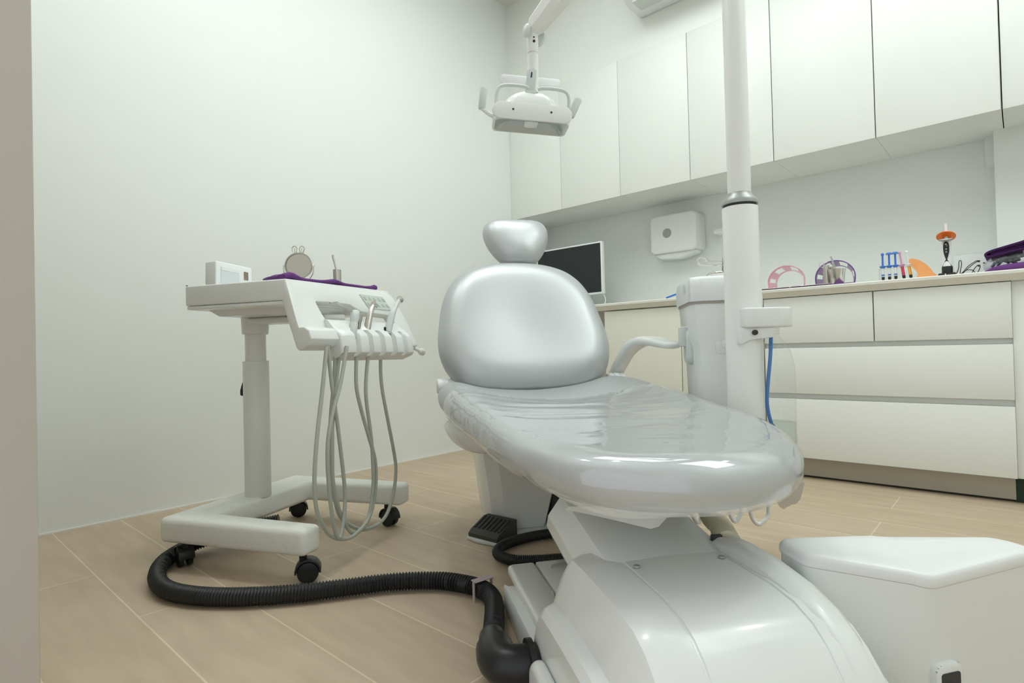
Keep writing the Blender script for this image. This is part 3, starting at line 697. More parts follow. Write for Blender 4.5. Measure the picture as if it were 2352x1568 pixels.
obj('stand', M().tube([(0, -.047, mc), (0, -.044, mc-.025), (0, -.025, mc-.052), (0, 0, mc-.060), (0, .025, mc-.052), (0, .044, mc-.025), (0, .047, mc)], .002, 8, 5).cyl((0, 0, mc-.06), (0, 0, .004), .003).lathe([(.03, 0.0005), (.03, .003), (.012, .006), (0, .006)], (0, 0, 0)), STEEL, t)
t = on_cart('instrument_cup', 'slim steel cylinder cup standing behind the purple cloth on the cart', 'cup', (.350, .03, .822))
obj('cup', M().lathe([(.0, .0005), (.0125, .0005), (.0128, .002), (.0128, .056), (.0118, .056), (.0118, .004), (0, .004)], (0, 0, 0), (0, 0, 1), 32), BRUSH, t)
t = on_cart('hand_scaler', 'thin steel hand instrument sticking up from the cart cup', 'dental instrument', (.348, .028, .827))
obj('handle', M().tube([(.004, 0.002, 0), (.001, -.001, .05), (-.003, -.004, .075)], .0026, 10, 4).tube([(-.003, -.004, .075), (-.006, -.006, .09), (-.006, -.006, .098)], .0033, 10, 4), BRUSH, t)
rr = []
for k in range(41):
    f_ = k/40; u = .035+.845*f_
    e_ = Vector((.362, -.222, 0)).lerp(Vector((.424, .222, 0)), u)
    bk_ = Vector((-.99, .14, 0))
    th = .0046+.0035*math.exp(-((f_-.06)/.06)**2)+.0025*math.exp(-((f_-.45)/.08)**2)+.004*math.exp(-((f_-.98)/.035)**2)
    z0 = .8228+.0065*math.exp(-((f_-.05)/.05)**2)+.004*math.exp(-((f_-.5)/.06)**2)
    wv = .004*math.sin(9*f_)
    e_ = e_+bk_*(.012+.008*math.exp(-(f_/.08)**2)*4*.4+wv*.4)
    ring = []
    for q in range(8):
        a = -PI/2+PI*q/7
        ring.append(Vector((e_.x+.006*math.cos(a), e_.y, z0+th+th*math.sin(a))))
    for q in range(1, 7):
        g_ = e_+bk_*(.085*q/6); ring.append(Vector((g_.x, g_.y, z0+2*th-.001*q+.0015*math.sin(q*2+9*f_))))
    for q in range(6, 0, -1):
        g_ = e_+bk_*(.085*q/6); ring.append(Vector((g_.x, g_.y, .8225)))
    rr.append([cw(*p) for p in ring])
tag(obj('purple_cloth', M().loft(rr), PURP, None, 60), 'folded purple cloth lying along the front edge of the cart tray', 'cloth')

# ------------------------------------------------------------------ spittoon unit beside the chair
UA = CA-math.radians(20)
UO = Vector((-.637, 1.417, 0))-Matrix.Rotation(UA, 3, 'Z') @ Vector((-.105, -.14, 0))
unit = thing('spittoon_unit', 'white spittoon unit with basin on top between chair and cupboards', 'spittoon unit', UO, UA)
def urect(x0, x1, y0, y1, ch):
    return [(x0+ch, y0), (x1-ch*.6, y0), (x1-ch*.2, y0+ch*.2), (x1, y0+ch*.6), (x1, y1-.03), (x1-.03, y1), (x0+.03, y1), (x0, y1-.03), (x0, y0+ch), (x0+ch*.3, y0+ch*.3)]
rr = []
for z, x0, x1, y0, y1, ch in ((.30, -.075, .035, -.125, .06, .03), (.315, -.08, .04, -.135, .07, .03), (.42, -.09, .042, -.138, .08, .03), (.60, -.095, .046, -.138, .085, .03), (.63, -.103, .05, -.142, .09, .03), (.715, -.107, .055, -.146, .10, .03)):
    rr.append([(x, y, z) for x, y in urect(x0, x1, y0, y1, ch)])
obj('body', M().loft(rr), PLA, unit, 32)
obj('seal', M().prism([(x, y) for x, y in urect(-.109, .057, -.148, .102, .032)], lambda x, y, h: (x, y, h), .7145, .7225), mat('brown_seal', (.40, .37, .33), .5), unit, label='brown seal line under the basin')
rr = []
for z, k in ((.722, .985), (.728, 1.0), (.762, 1.0), (.778, .985), (.786, .95), (.787, .90)):
    rr.append([(x*k, y*k, z) for x, y in [(p[0], p[1]) for p in outline(rrect(-.114, .062, -.153, .107, .04, 4), 2)]])
obj('basin', M().loft(rr, True, False).loft([[(x*.88, y*.88, .787) for x, y in outline(rrect(-.114, .062, -.153, .107, .04, 4), 2)], [(x*.7, y*.7, .765) for x, y in outline(rrect(-.114, .062, -.153, .107, .04, 4), 2)], [(x*.3, y*.3, .745) for x, y in outline(rrect(-.114, .062, -.153, .107, .04, 4), 2)]], False, True), PLW, unit, 50)
obj('basin_notch', M().box(-.118, -.104, -.095, -.07, .748, .775, .006), PLG, unit)
obj('side_pocket', M().inflate(outline(rrect(-.05, .04, .555, .655, .03, 3), 2), .012, .01, .012, lambda y, z, h: (-.096-h*1.2, y*.8-.03, z)), PLG, unit, 60)
obj('holder_bracket', M().box(-.126, -.092, -.055, -.02, .605, .660, .005), PLG, unit)
obj('front_badge', M().prism(rrect(.012, .062, .585, .633, .006), lambda x, z, h: (x-.062, -.1385-h, z), -.003, .0015, .001), PLA, unit)
obj('front_knob', M().lathe([(0, 0), (.012, 0), (.012, .003), (.009, .005), (0, .005)], (-.024, -.1395, .609), (0, -1, 0), 28), PLA, unit)
obj('faucet', M().tube([(-.035, .02, .77), (-.035, .02, .798), (-.03, .0, .806), (-.02, -.03, .806), (.02, -.05, .803), (.06, -.05, .803), (.062, -.05, .77)], .006, 12, 5), STEEL, unit)
obj('tap_cap', M().lathe([(.0, .70), (.016, .70), (.017, .72), (.014, .77), (.006, .79), (0, .792)], (.075, -.06, 0), (0, 0, 1), 24), PLW, unit)
obj('side_valve', M().lathe([(0, 0), (.011, 0), (.011, .012), (.007, .014), (0, .014)], (.075, -.07, .695), (.7, -.7, 0), 20), CREAMH, unit, label='cream round valve')
obj('support_bar', M().box(-.20, .0, -.03, .06, .31, .37, .02), PLA, unit)
UI = Matrix.Rotation(-UA, 3, 'Z')
for wx, wy, wz, dx in ((-.736, 1.623, .088, .018), (-.654, 1.697, .088, .02), (-.603, 1.742, .078, .03)):
    a = UI @ (Vector((wx-.5*dx, wy-.6*dx, wz))-UO); b = UI @ (Vector((wx+.9*dx, wy+.8*dx, wz))-UO)
    obj('drain_tube', M().tube([(a.x*.6, a.y*.6, .31), (a.x, a.y, wz+.05), tuple(a.lerp(b, .3)), tuple(a.lerp(b, .7)), (b.x, b.y, wz+.05), (b.x*.6, b.y*.6, .31)], .0065, 10, 7), PLW, unit, 60)
# binder clip held on the faucet
t = thing('binder_clip', 'steel binder clip gripping the faucet of the spittoon', 'clip', tuple(UO+Matrix.Rotation(UA, 3, 'Z') @ Vector((.012, -.05, .809))), UA)
t.scale = (1.15, 1.15, 1.15)
obj('body', M().prism([(-.012, 0), (.012, 0), (.003, .030), (-.003, .030)], lambda y, z, h: (h, y, z), -.016, .016), BRUSH, t)
for s_ in (-1, 1):
    obj('handle', M().tube([(-.016, s_*.004, .022), (-.05, s_*.006, .026), (-.055, s_*.007, .030), (-.068, s_*.008, .034), (-.075, s_*.008, .027), (-.068, s_*.008, .018), (-.055, s_*.007, .017), (-.05, s_*.006, .016), (-.016, s_*.004, .014)], .0012, 6, 4), STEEL, t)
# cream suction hose
s0 = [chw(.34, -.36, .25), chw(.335, -.42, .21), chw(.325, -.47, .187), chw(.285, -.56, .195), chw(.23, -.68, .222), chw(.165, -.80, .246), chw(.130, -.87, .254)]
tag(obj('suction_hose', M().tube(s0, .0215, 16, 10, rib=.0017, pitch=.0072), CREAMH, None, 60), 'cream corrugated suction hose running into the base hood', 'hose')

# ------------------------------------------------------------------ lamp on its pole
PX, PY = -.492, 1.372
lamp = thing('operating_lamp', 'white operating lamp on a tall pole reaching over the chair', 'dental lamp', (PX, PY, 0), 0)
obj('pole_sleeve', M().lathe([(0, .32), (.040, .32), (.0405, .33), (.0405, .930), (.0395, .932), (0, .932)], (0, 0, 0), (0, 0, 1), 48), POW, lamp)
obj('pole_gap', M().lathe([(0, .932), (.037, .932), (.037, .938), (0, .938)], (0, 0, 0), (0, 0, 1), 40), GAPM, lamp)
obj('pole_collar', M().lathe([(0, .938), (.041, .938), (.0415, .944), (.039, .950), (.029, .960), (.027, .966), (0, .966)], (0, 0, 0), (0, 0, 1), 48), GREY, lamp, label='grey collar ring')
obj('pole', M().lathe([(.0262, .96), (.0262, 2.02), (.02, 2.03), (0, 2.03)], (0, 0, 0), (0, 0, 1), 40), POW, lamp)
obj('pole_foot', M().cyl((0, 0, .36), (-.10, .10, .36), .03), POW, lamp)
# bracket carrying the bottle
BD = Vector((.09, .075)).normalized()
def br(x, y, z): return (BD.x*x-BD.y*y, BD.y*x+BD.x*y, z)
pl = [(-.02, -.050), (.062, -.046), (.092, -.034), (.105, -.012), (.105, .012), (.092, .034), (.062, .046), (-.02, .046)]
obj('bottle_bracket', M().prism(pl, lambda x, y, h: br(x, y-.012, h), .6455, .691, .005, 3), PLA, lamp)
obj('bracket_gusset', M().prism([(-.027, .646), (.052, .646), (.050, .622), (-.004, .617), (-.022, .608), (-.028, .608)], lambda x, z, h: br(x, h, z), -.05, .01, .003), PLA, lamp)
obj('bracket_screw', M().lathe([(0, 0), (.006, 0), (.006, .006), (0, .007)], br(.006, -.051, .634), br(0, -1, 0), 14), SCREWM, lamp)
# arm from the pole top down to the joint
J = Vector((-1.073-PX, 1.322-PY, 1.565)); AT = Vector((0, 0, 1.965))
ad = (AT-J).normalized(); sdv = Vector((ad.y, -ad.x, 0)).normalized(); upv = sdv.cross(ad)
def asec(c, w, h): return [c+sdv*w*a+upv*h*b for a, b in ((-1, -.45), (-.55, -1), (.55, -1), (1, -.45), (1, .45), (.55, 1), (-.55, 1), (-1, .45))]
obj('spring_arm', M().loft([asec(J+ad*q, w, h) for q, w, h in ((.0, .02, .018), (.02, .027, .026), (.10, .031, .031), (.62, .033, .033), (.68, .026, .026))]), POW, lamp, 25)
obj('arm_knuckle', M().cyl((-.03, -.03, 1.94), (.03, .03, 1.99), .04), POW, lamp)
ez0 = Vector((0, 0, 1))
for s_, w in ((-1, 1.0), (1, .9)):
    e_ = J+sdv*s_*(.030 if s_ < 0 else .024)+ez0*(.002 if s_ < 0 else -.012)
    mx_ = [(r*(.84 if s_ < 0 else .5), h*(.8 if s_ < 0 else .6)) for r, h in ((.0, 0), (.020, 0), (.027, .003), (.029, .010), (.024, .016), (.0, .019))]
    k = M().lathe(mx_, e_, sdv*s_, 32)
    k.v = [tuple(Vector(v)+Vector((0, 0, (v[2]-e_.z)*.45))) for v in k.v]
    obj('joint_cap', k, PLG, lamp, 50)
st0 = J+Vector((0, 0, -.018)); st1 = J+Vector((.002, .002, -.165)); st2 = J+Vector((-.004, -.004, -.19))
obj('joint_block', M().cyl(J+Vector((0, 0, .01)), J+Vector((0, 0, -.07)), .0175, None, 28, .002), POW, lamp)
obj('stem', M().cyl(J+Vector((0, 0, -.071)), J+Vector((0, 0, -.19)), .0165, .0150, 28), POW, lamp)
hh = Vector((0, 0, 0))
ex = Vector((cr.x, cr.y, 0)).normalized(); ey = Vector((-ex.y, ex.x, 0)); ez = Vector((0, 0, 1))
tilt = math.radians(4.5)
ex2 = (ex*math.cos(tilt)-ez*math.sin(tilt)); ez2 = (ez*math.cos(tilt)+ex*math.sin(tilt))
yw = math.radians(5); exx = ex2*math.cos(yw)+ey*math.sin(yw); eyy = ey*math.cos(yw)-ex2*math.sin(yw)
HC = J+Vector((0, 0, -.268))+ex*(-.012)
def H(x, y, z): return HC+exx*x+eyy*y+ez2*z
obj('joint_screw', M().lathe([(0, 0), (.0025, 0), (.0025, .001), (0, .001)], J-ey*.0172+ez*-.028+ex*.004, -ey, 12).lathe([(.003, 0), (.0042, 0), (.0042, .001), (.003, .001)], J-ey*.0172+ez*-.040+ex*.004, -ey, 16), SCREWM, lamp)
NK = J+Vector((0, 0, -.215))-ex*.004
def nk(x, z, h): return J+ex*(x-.004-.012*(-(z+.125))/.1)-ey*(.014+h+.10*max(0, -(z+.20)))+ez*z
pp = [(-.0145, -.19), (.0145, -.19), (.0145, -.135)]+[(.0145*math.cos(a), -.135+.0145*math.sin(a)) for a in [PI*k/10 for k in range(1, 10)]]+[(-.0145, -.135)]
obj('neck_plate', M().prism(pp, nk, -.01, .004, .0012), PLG, lamp)
obj('neck_light', M().prism(rrect(-.0022, .0022, -.150, -.133, .002, 3), nk, .004, .0048), BLUE if False else mat('indicator_dark', (.03, .03, .08), .3), lamp, label='dark slit indicator')
obj('yoke', M().prism([(-.015, -.21), (.015, -.21), (.020, -.186), (-.013, -.186)], nk, -.022, .004, .002), PLG, lamp)
# head
head = M().prism(rrect(-.117, .117, -.024, .026, .024, 5), lambda x, z, h: H(x, -.055, z)+eyy*h, 0, .014, .003)
obj('front_panel', head, PLA, lamp, 40)
hs = outline(rrect(-.112, .112, -.05, .045, .02, 4), 2)
hs = outline(rrect(-.114, .114, -.05, .050, .02, 4), 2)
obj('head_shell', M().loft([[H(x*k, y, z) for x, y in hs] for z, k in ((.020, .97), (.010, 1.0), (-.018, 1.0), (-.024, .985))]+[[H(x*.93, y*.90+.001, -.024) for x, y in hs]], True, False), PLW, lamp, 40)
obj('reflector', M().loft([[H(x*.93, y*.90+.001, -.0238) for x, y in hs], [H(x*.80, y*.72+.002, -.008) for x, y in hs], [H(x*.55, y*.5+.004, .004) for x, y in hs]], False, True), mat('reflector_grey', (.55, .60, .59), .22, metal=.5), lamp, 30)
obj('bulb_shade', M().prism(rrect(-.020, .020, -.045, .0, .012, 4), lambda x, y, h: H(x, y, h), -.026, -.008, .002), PLW, lamp)
for x in (-.057, .055):
    obj('screw', M().lathe([(0, 0), (.003, 0), (.003, .0015), (0, .0015)], H(x, -.0551, .004), -eyy, 12), SCREWM, lamp)
dome = M(); rr = []
for q in range(9):
    a = PI/2*q/8; s_ = math.cos(a); rr.append([H(x*1.0*s_*.80+.0, y*s_*.8+.012, .018+.068*math.sin(a)) for x, y in outline(rrect(-.112, .112, -.06, .06, .055, 4), 2)])
obj('head_dome', dome.loft(rr, False, True), PLA, lamp, 60)
obj('back_plate', M().prism(rrect(-.094, .094, .130, .160, .010, 3), lambda x, z, h: H(x, .060+h, z), 0, .012, .003), PLW, lamp)
for s_ in (-1, 1):
    obj('frame_bar', M().tube([H(s_*.014, -.045, .072), H(s_*.03, -.045, .077), H(s_*.075, -.045, .077), H(s_*.098, -.045, .070), H(s_*.106, -.045, .052), H(s_*.107, -.045, .022)], .0052, 12, 5), PLG, lamp, 60)
    hx = (.148, .144) if s_ < 0 else (.117, .139)
    obj('handle_arm', M().tube([H(s_*.106, -.02, -.010), H(s_*(.106+hx[0])/2, -.02, -.001), H(s_*hx[0], -.022, .014)], .0085, 10, 4, flat=.7), PLA, lamp, 60)
    obj('handle', M().cyl(H(s_*hx[0], -.022, .008), H(s_*hx[1], -.022, .074 if s_ < 0 else .066), .0108, .0118, 20, .005), PLG, lamp)

# ------------------------------------------------------------------ water bottle
B_ = Vector((PX, PY, 0))+Vector(br(.062, -.012, 0))
bot = thing('water_bottle', 'clear plastic water bottle hanging under the bracket of the pole', 'bottle', (B_.x, B_.y, .31))
pr = [(0, .012), (.02, .006), (.036, .002), (.0455, .010), (.0462, .03), (.0455, .12), (.0462, .21), (.0455, .245), (.038, .280), (.026, .300), (.0165, .313), (.0145, .318), (.0145, .335)]
obj('bottle_wall', M().lathe(pr, (0, 0, 0), (0, 0, 1), 48, False), CLEAR, bot, 60)
thr = M()
for z in (.319, .325, .331): thr.lathe([(.0145, z), (.0170, z+.001), (.0170, z+.0022), (.0145, z+.003)], (0, 0, 0), (0, 0, 1), 32, False)
obj('bottle_neck', thr, ACRYL, bot)
obj('water', M().lathe([(0, .014), (.02, .008), (.036, .004), (.0440, .011), (.0448, .03), (.0440, .115), (0, .1152)], (0, 0, 0), (0, 0, 1), 48), WATER, bot, 60)
tb = [(-.002, -.002, .333), (-.004, -.006, .27), (-.010, -.012, .20), (-.012, -.014, .155), (-.006, -.010, .115), (.004, -.002, .088), (.018, .010, .060), (.030, .022, .040)]
obj('dip_tube', M().tube(tb, lambda f: .0042 if f < .6 else .0055, 12, 6), BLUET, bot, 60, label='blue dip tube')

# ------------------------------------------------------------------ white utility box in front right
ub = thing('utility_box', 'white floor-standing utility box with rounded top in front right corner', 'utility box', (-.107, 1.05, 0), 0)
def smooth_poly(pts, r, k=4):
    out = []; n = len(pts)
    for i in range(n):
        p0, p, p1 = Vector(pts[i-1]), Vector(pts[i]), Vector(pts[(i+1) % n])
        a = p+(p0-p).normalized()*r; b = p+(p1-p).normalized()*r
        for q in range(k+1):
            t_ = q/k; out.append(((1-t_)**2*a+2*t_*(1-t_)*p+t_*t_*b))
    return [(v.x, v.y) for v in out]
UP = [(-.314, .990), (-.257, .940), (-.110, .989), (.014, 1.180), (-.03, 1.212), (-.196, 1.152)]
UP = smooth_poly([(x+.107, y-1.05) for x, y in UP], .018)
def utop(x, y):
    # shallow saddle: dips between the two raised ends
    q = (x+.04)*.845+(y-.02)*.535
    return .004-.013*math.exp(-((q-.01)/.05)**2)
rr = []
cxu = sum(p[0] for p in UP)/len(UP); cyu = sum(p[1] for p in UP)/len(UP)
def uring(k, z, top): return [(cxu+(x-cxu)*k, cyu+(y-cyu)*k, z+(utop(cxu+(x-cxu)*k, cyu+(y-cyu)*k) if top else 0)) for x, y in UP]
obj('body', M().loft([uring(.93, .004, 0), uring(.96, .02, 0), uring(.985, .20, 0), uring(.985, .262, 1)]), PLA, ub, 40)
obj('lid', M().loft([uring(.985, .2622, 1), uring(1.0, .264, 1), uring(1.004, .269, 1), uring(.998, .275, 1), uring(.975, .280, 1), uring(.93, .282, 1), uring(.75, .281, 1), uring(.4, .277, 1), uring(.1, .276, 1)]), PLW, ub, 60)
# socket frame on the camera side (right face)
p0 = Vector((-.110+.107, .989-1.05, 0)); p1 = Vector((.014+.107, 1.180-1.05, 0)); ed = (p1-p0).normalized(); nf = Vector((ed.y, -ed.x, 0))
def uf(a, z, h): q = p0+ed*a+nf*(h-.003); return (q.x, q.y, z)
obj('socket_frame', M().prism(rrect(.004, .054, .075, .150, .012, 3), uf, -.01, .010, .004), PLA, ub)
obj('socket_insert', M().prism(rrect(.012, .046, .085, .138, .004, 3), uf, .0095, .0112), GAPM, ub, label='dark socket insert')

# ------------------------------------------------------------------ things on the worktop
ZT = .85
def visor(name, label, x, y, w, h, mt, mt2, dp=.10, rz=0.0):
    t = thing(name, label, 'face shield frame', (x, y, ZT), rz, None)
    n = 40
    def band(a, r, dy, z0): 
        return (r*w*math.cos(a), dy, z0+r*h*math.sin(a))
    lo, hi = math.radians(-22), math.radians(202)
    A = [lo+(hi-lo)*k/n for k in range(n+1)]
    zc = h*.36
    hb_ = [Vector((w*math.cos(a), -.004, zc+(h-zc)*math.sin(a) if math.sin(a) > 0 else zc+zc*1.0*math.sin(a)/.375)) for a in A]
    for p in hb_: p.z = max(p.z, .002)
    ctr = Vector((0, 0, zc))
    inn = [ctr+(p-ctr)*(.72 if p.z > zc else .74)+Vector((0, dp*.6, 0)) for p in hb_]
    for p in inn: p.z = max(p.z, .002)
    obj('brow_band', M().loft([[q+Vector((0, 0, 0)), q+Vector((0, .010, 0)), ctr+(q-ctr)*.955+Vector((0, .010, 0)), ctr+(q-ctr)*.955] for q in hb_]), mt, t, 40)
    web = M(); vs = []; fs = []
    ks = 5
    for i in range(n+1):
        for j in range(ks+1):
            q = hb_[i].lerp(inn[i], j/ks)+Vector((0, .006, 0)); vs.append(q)
    for i in range(n):
        for j in range(ks):
            hole = (i % 10) in (3, 4, 5, 6, 7) and j in (1, 2, 3) and 3 < i < n-4
            if not hole: fs.append((i*(ks+1)+j, (i+1)*(ks+1)+j, (i+1)*(ks+1)+j+1, i*(ks+1)+j+1))
    nv = len(vs)
    vs2 = [v+Vector((0, .0012, 0)) for v in vs]
    web.add(vs, fs); web.add(vs2, [f[::-1] for f in fs])
    obj('head_web', web, mt2, t, 60)
    return t
visor('face_shield_frame', 'pink transparent face shield frame standing on its ends on the worktop', -.801, 2.79, .080, .112, PINKP, PINKP)
visor('face_shield_frame', 'purple face shield frame standing behind the steel cups', -.612, 2.84, .080, .118, PURF, PURFL)
t = thing('purple_mat', 'flat purple cloth under the steel trays at the worktop edge', 'cloth', (-.70, 2.76, ZT))
tag(t, t['label'], 'cloth')
obj('cloth', M().box(-.19, .18, -.052, .07, .0003, .0028, .001), PURP, t)
t = thing('instrument_tray', 'thin polished steel tray on the purple cloth, left of the cups', 'tray', (-.79, 2.75, ZT+.003))
obj('tray_sheet', M().box(-.095, .02, -.045, .05, 0, .003, .0012), STEEL, t)
t = thing('instrument_tray', 'longer polished steel tray in front of the steel cups', 'tray', (-.66, 2.75, ZT+.003))
obj('tray_sheet', M().box(-.10, .055, -.044, .05, 0, .004, .0015), STEEL, t)
t = thing('steel_cup', 'slim tall steel cylinder cup in front of the purple frame', 'cup', (-.634, 2.785, ZT+.0072))
obj('cup', M().lathe([(0, 0), (.0115, 0), (.012, .002), (.012, .085), (.011, .085), (.011, .004), (0, .004)], seg=32), BRUSH, t)
t = thing('wire_clip', 'steel wire loop clip on the slim cup', 'clip', (-.642, 2.785, ZT+.092))
obj('loop', M().tube([(.0, 0, -.006), (-.012, 0, -.004), (-.020, 0, .006), (-.014, 0, .014), (-.004, 0, .012), (0, 0, .0), (.008, 0, .013), (.014, 0, .010)], .0011, 8, 5), STEEL, t)
t = thing('small_steel_cup', 'short steel cylinder cup right behind the slim one', 'cup', (-.617, 2.81, ZT+.0072))
obj('cup', M().lathe([(0, 0), (.010, 0), (.0105, .002), (.0105, .078), (.0095, .078), (.0095, .004), (0, .004)], seg=32), BRUSH, t)
t = thing('steel_cup', 'wide flared polished steel cup holding the tweezers', 'cup', (-.592, 2.782, ZT+.0072))
obj('cup', M().lathe([(0, 0), (.026, 0), (.027, .002), (.0335, .062), (.0342, .064), (.0325, .064), (.0262, .004), (0, .004)], seg=40), STEEL, t)
t = thing('tweezers', 'steel tweezers leaning in the flared cup', 'tweezers', (-.592, 2.782, ZT+.012))
obj('leg', M().tube([(-.003, .004, .004), (-.012, .002, .07), (-.022, 0, .118)], .0024, 8, 4, flat=1.0), BRUSH, t)
obj('leg', M().tube([(.006, .004, .004), (-.006, .003, .07), (-.020, .001, .116)], .002, 8, 4), BRUSH, t)
# syringe rack
t = thing('syringe_rack', 'clear acrylic rack holding five small syringes', 'rack', (-.375, 2.78, ZT))
obj('shelf', M().box(-.06, .07, -.012, .022, .052, .055, .0008), ACRYL, t)
obj('base', M().box(-.06, .07, -.014, .024, .0003, .004, .0008), ACRYL, t)
obj('leg', M().box(-.06, -.057, -.012, .022, .004, .052), ACRYL, t); obj('leg', M().box(.067, .07, -.012, .022, .004, .052), ACRYL, t)
LABL = mat('syringe_label', (.80, .82, .84), .4); LBLU = mat('label_blue', (.10, .22, .55), .4)
def syringe(x, label, pm, gel, lean=0.0, wide=True, ball=True):
    t = thing('syringe', label, 'syringe', (x, 2.782, ZT+.0055), 0, 'syringes in the clear rack')
    mx = Matrix.Rotation(lean, 4, 'Y'); T = lambda p: mx @ Vector(p); ax = T((0, 0, 1))
    obj('cap', M().lathe([(0, 0), (.0042, 0), (.0055, .003), (.0058, .012), (.0045, .014), (0, .014)], T((0, 0, .001)), ax, 18), BLKP, t)
    obj('barrel', M().lathe([(0, .014), (.0052, .014), (.0055, .018), (.0055, .050), (0, .050)], T((0, 0, 0)), ax, 18), gel, t)
    obj('label_band', M().lathe([(.0056, .017), (.0058, .017), (.0058, .024), (.0056, .024)], T((0, 0, 0)), ax, 18), LBLU if pm is BLUE else gel, t)
    obj('flange', M().lathe([(0, .049), (.006, .049), (.012, .056), (.012, .058), (.005, .0605), (0, .0605)], T((0, 0, 0)), ax, 20), pm, t)
    obj('plunger', M().lathe([(0, .060), (.0036, .060), (.0034, .104), (0, .104)], T((0, 0, 0)), ax, 14), pm, t)
    if wide: obj('thumb_rest', M().lathe([(0, .104), (.0118, .104), (.0115, .107), (.008, .112), (0, .1135)], T((0, 0, 0)), ax, 24), pm, t)
    else: obj('thumb_rest', M().lathe([(0, .102), (.005, .103), (.006, .108), (.003, .113), (0, .114)], T((0, 0, 0)), ax, 18), pm, t)
syringe(-.4225, 'blue syringe with narrow thumb rest, leftmost in the clear rack', BLUE, LABL, 0, False)
syringe(-.400, 'blue syringe in the middle of the three blue ones', BLUE, LABL, 0)
syringe(-.3785, 'blue syringe right beside the pink syringe', BLUE, LABL, 0)
syringe(-.350, 'lilac and red syringe leaning left in the clear rack', PINKS, REDG, math.radians(-7), False)
syringe(-.327, 'white syringe with amber tip beside the orange shield', PLW, AMBER, math.radians(-7), False)
# orange shield
t = thing('light_shield', 'pale orange curved light shield lying beside the syringes', 'light shield', (-.29, 2.765, ZT))
pp = [(-.018, .001), (-.012, .019), (-.038, .058), (-.042, .075), (-.036, .083), (-.02, .080), (.002, .066), (.022, .045), (.038, .018), (.046, .001)]
obj('shield', M().prism(outline(pp, 3), lambda x, z, h: (x, h+.15*(z), max(z, .0006)), 0, .003), ORPALE, t)
# curing light on its stand
t = thing('curing_light', 'white and black curing light with orange disc standing on its charger', 'curing light', (-.210, 2.775, ZT))
hp = [(0, .013), (.0155, .013), (.016, .03), (.0150, .06), (.0130, .085), (.0145, .105), (.0158, .125), (.015, .135), (.011, .139), (0, .139)]
obj('body', M().lathe(hp, (0, 0, 0), (0, 0, 1), 32), PLW, t, 50)
obj('grip_panel', M().prism(outline([(0, .062), (.0075, .085), (.0095, .105), (.008, .126), (0, .134), (-.008, .126), (-.0095, .105), (-.0075, .085)], 3), lambda x, z, h: (x, -math.sqrt(max(0, .0162**2-x*x))-h+.0005, z), 0, .0018), BLKP, t, label='black button panel')
for z, mm in ((.118, mat('red_led', (.10, .015, .01), .3)), (.104, GREY), (.093, GREY)):
    obj('button', M().lathe([(0, 0), (.003, 0), (.003, .001), (0, .001)], (0, -.0175, z), (0, -1, 0), 12), mm, t)
obj('lower_sleeve', M().lathe([(0, .004), (.0172, .004), (.0176, .03), (.0172, .036), (0.0165, .038)], (0, 0, 0), (0, 0, 1), 28, False).prism([(-.0165, .036), (.0165, .036), (0, .068)], lambda x, z, h: (x*.98, -math.sqrt(max(0, .0172**2-x*x*.9))-h, z), -.001, .0012), BLKP, t)
obj('neck_ring', M().lathe([(.011, .137), (.021, .137), (.022, .142), (.020, .145), (.009, .145)], (0, -.003, 0), (0, -.15, 1), 28), GREY, t)
disc = M().lathe([(0, -.0012), (.031, -.0012), (.031, .0012), (0, .0012)], (0, -.004, .1545), (0, .52, .85), 40)
obj('filter_disc', disc, ORNG, t, label='orange light filter disc')
obj('light_guide', M().cyl((0, 0, .145), (.0, 0, .205), .0052, .0046, 20), PLW, t)
obj('charger_base', M().box(-.028, .028, -.024, .03, .0003, .012, .005), BLKP, t)
obj('charger_mark', M().box(-.006, -.003, -.0248, -.0235, .002, .009), PLW, t)
cb_ = thing('charger_cable', 'thin black cable in loose loops right of the curing light', 'cable', (-.165, 2.80, ZT))
obj('cable', M().tube([(-.02, .0, .006), (-.012, 0, .03), (-.010, 0, .055), (-.004, 0, .058), (-.003, 0, .04), (-.008, 0, .010), (.0, 0, .012), (.018, 0, .035), (.04, .01, .052), (.046, .012, .052), (.03, .01, .040), (.008, .005, .018), (.0, .0, .008), (.012, .004, .02), (.03, .006, .018), (.038, .008, .006), (.045, .01, .010), (.052, .012, .03), (.046, .012, .036), (.034, .01, .022), (.028, .008, .004), (.04, .02, .003)], .0014, 7, 6), BLK, cb_)
# purple towels and bag at right end
def folded(y0, x0, zs, mt, nm, lb, dz, drop):
    rr = []
    for k in range(13):
        x = x0+.26*k/12; zz = zs(k/12)
        rr.append((x, zz))
    return rr
tw = M(); rr = []
def slab(x0, x1, z0f, thf, y0, y1, n=16, rnd=.012):
    m_ = M(); rr = []
    for k in range(n+1):
        f = k/n; x = x0+(x1-x0)*f; e = min(1, f*n/2)**.5 if k < 2 else 1
        z0 = z0f(f); th = max(.002, thf(f)*(.35+.65*e))
        sec = []
        for q in range(8):
            a = PI/2+PI*q/7; sec.append((x, y0+th*.5+th*.5*math.cos(a), z0+th/2+th/2*math.sin(a)))
        for q in range(8):
            a = -PI/2+PI*q/7; sec.append((x, y1-th*.5+th*.5*math.cos(a), z0+th/2+th/2*math.sin(a)))
        rr.append(sec)
    return m_.loft(rr)
tag(obj('folded_towel', slab(-.098, .20, lambda f: ZT+.0006, lambda f: .016+.022*min(1, f*1.6)+.002*math.sin(9*f), 2.755, 2.93), PURP, None, 60), 'purple towel under the clear bag at the right end of the worktop', 'towel')
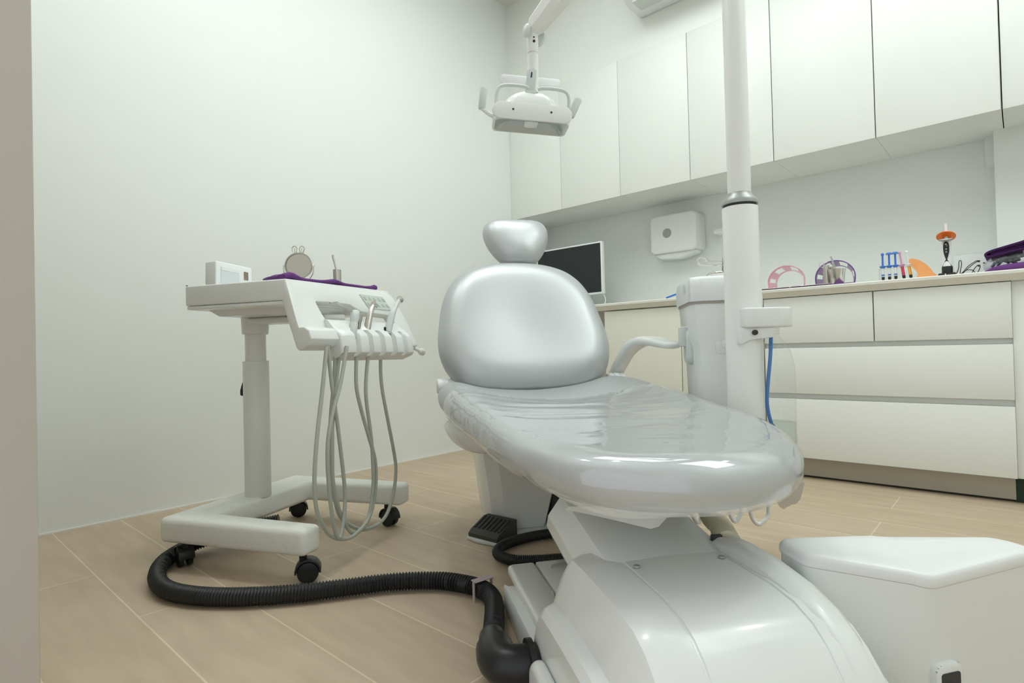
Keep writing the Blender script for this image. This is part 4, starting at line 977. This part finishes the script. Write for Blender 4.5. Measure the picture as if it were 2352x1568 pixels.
bg_ = thing('bagged_bundle', 'clear plastic bag of dark round-ended items between two purple towels', 'bag', (0, 2.85, ZT))
obj('bag', slab(-.102, .20, lambda f: .017+.023*min(1, f*1.6), lambda f: .040+.004*math.sin(7*f), -.09, .08), BAG, bg_, 60)
it = M()
for k in range(46):
    x = -.07+.26*random.random(); y = -.07+.10*random.random(); z = .030+.022*min(1, (x+.098)/.3*1.6)+.024*random.random()
    it.cyl((x, y, z), (x+.03*random.uniform(-1, 1), y+.05, z+.006*random.uniform(-1, 1)), .0055, None, 10)
obj('bag_contents', it, BLURM, bg_, 40, kind='stuff')
tf = M()
def ribbon(mid, th, y0, y1):
    P_ = curve([(x, 0, z) for x, z in mid], 5); a = []; b = []
    for k, p in enumerate(P_):
        d = (P_[min(k+1, len(P_)-1)]-P_[max(k-1, 0)]).normalized(); n_ = Vector((-d.z, 0, d.x)); a.append(p+n_*th/2); b.append(p-n_*th/2)
    return M().loft([[(q.x, y0, q.z), (q.x, y1, q.z), (r_.x, y1, r_.z), (r_.x, y0, r_.z)] for q, r_ in zip(a, b)])
zt_ = ZT
tf = ribbon([(.20, zt_+.128), (.10, zt_+.120), (.03, zt_+.106), (.0, zt_+.098), (-.06, zt_+.083), (-.085, zt_+.075), (-.0945, zt_+.066), (-.088, zt_+.059), (-.07, zt_+.061), (.0, zt_+.075), (.10, zt_+.088), (.20, zt_+.092)], .0075, 2.752, 2.93)
t2_ = ribbon([(.20, zt_+.120), (.10, zt_+.110), (.03, zt_+.098), (.0, zt_+.091), (-.06, zt_+.076), (-.078, zt_+.070), (-.068, zt_+.068), (.0, zt_+.084), (.10, zt_+.098), (.20, zt_+.102)], .0045, 2.757, 2.92)
tf.add(t2_.v, t2_.f)
tag(obj('folded_towel', tf, PURD, None, 60), 'dark purple folded towel on top of the clear bag', 'towel')
t = thing('blue_straw', 'short blue plastic tube sticking out beside the spittoon basin', 'tube', (-1.34, 2.745, ZT))
obj('straw', M().cyl((-.035, 0, .0065), (.05, .01, .03), .0042, .005, 16), BLUE, t)
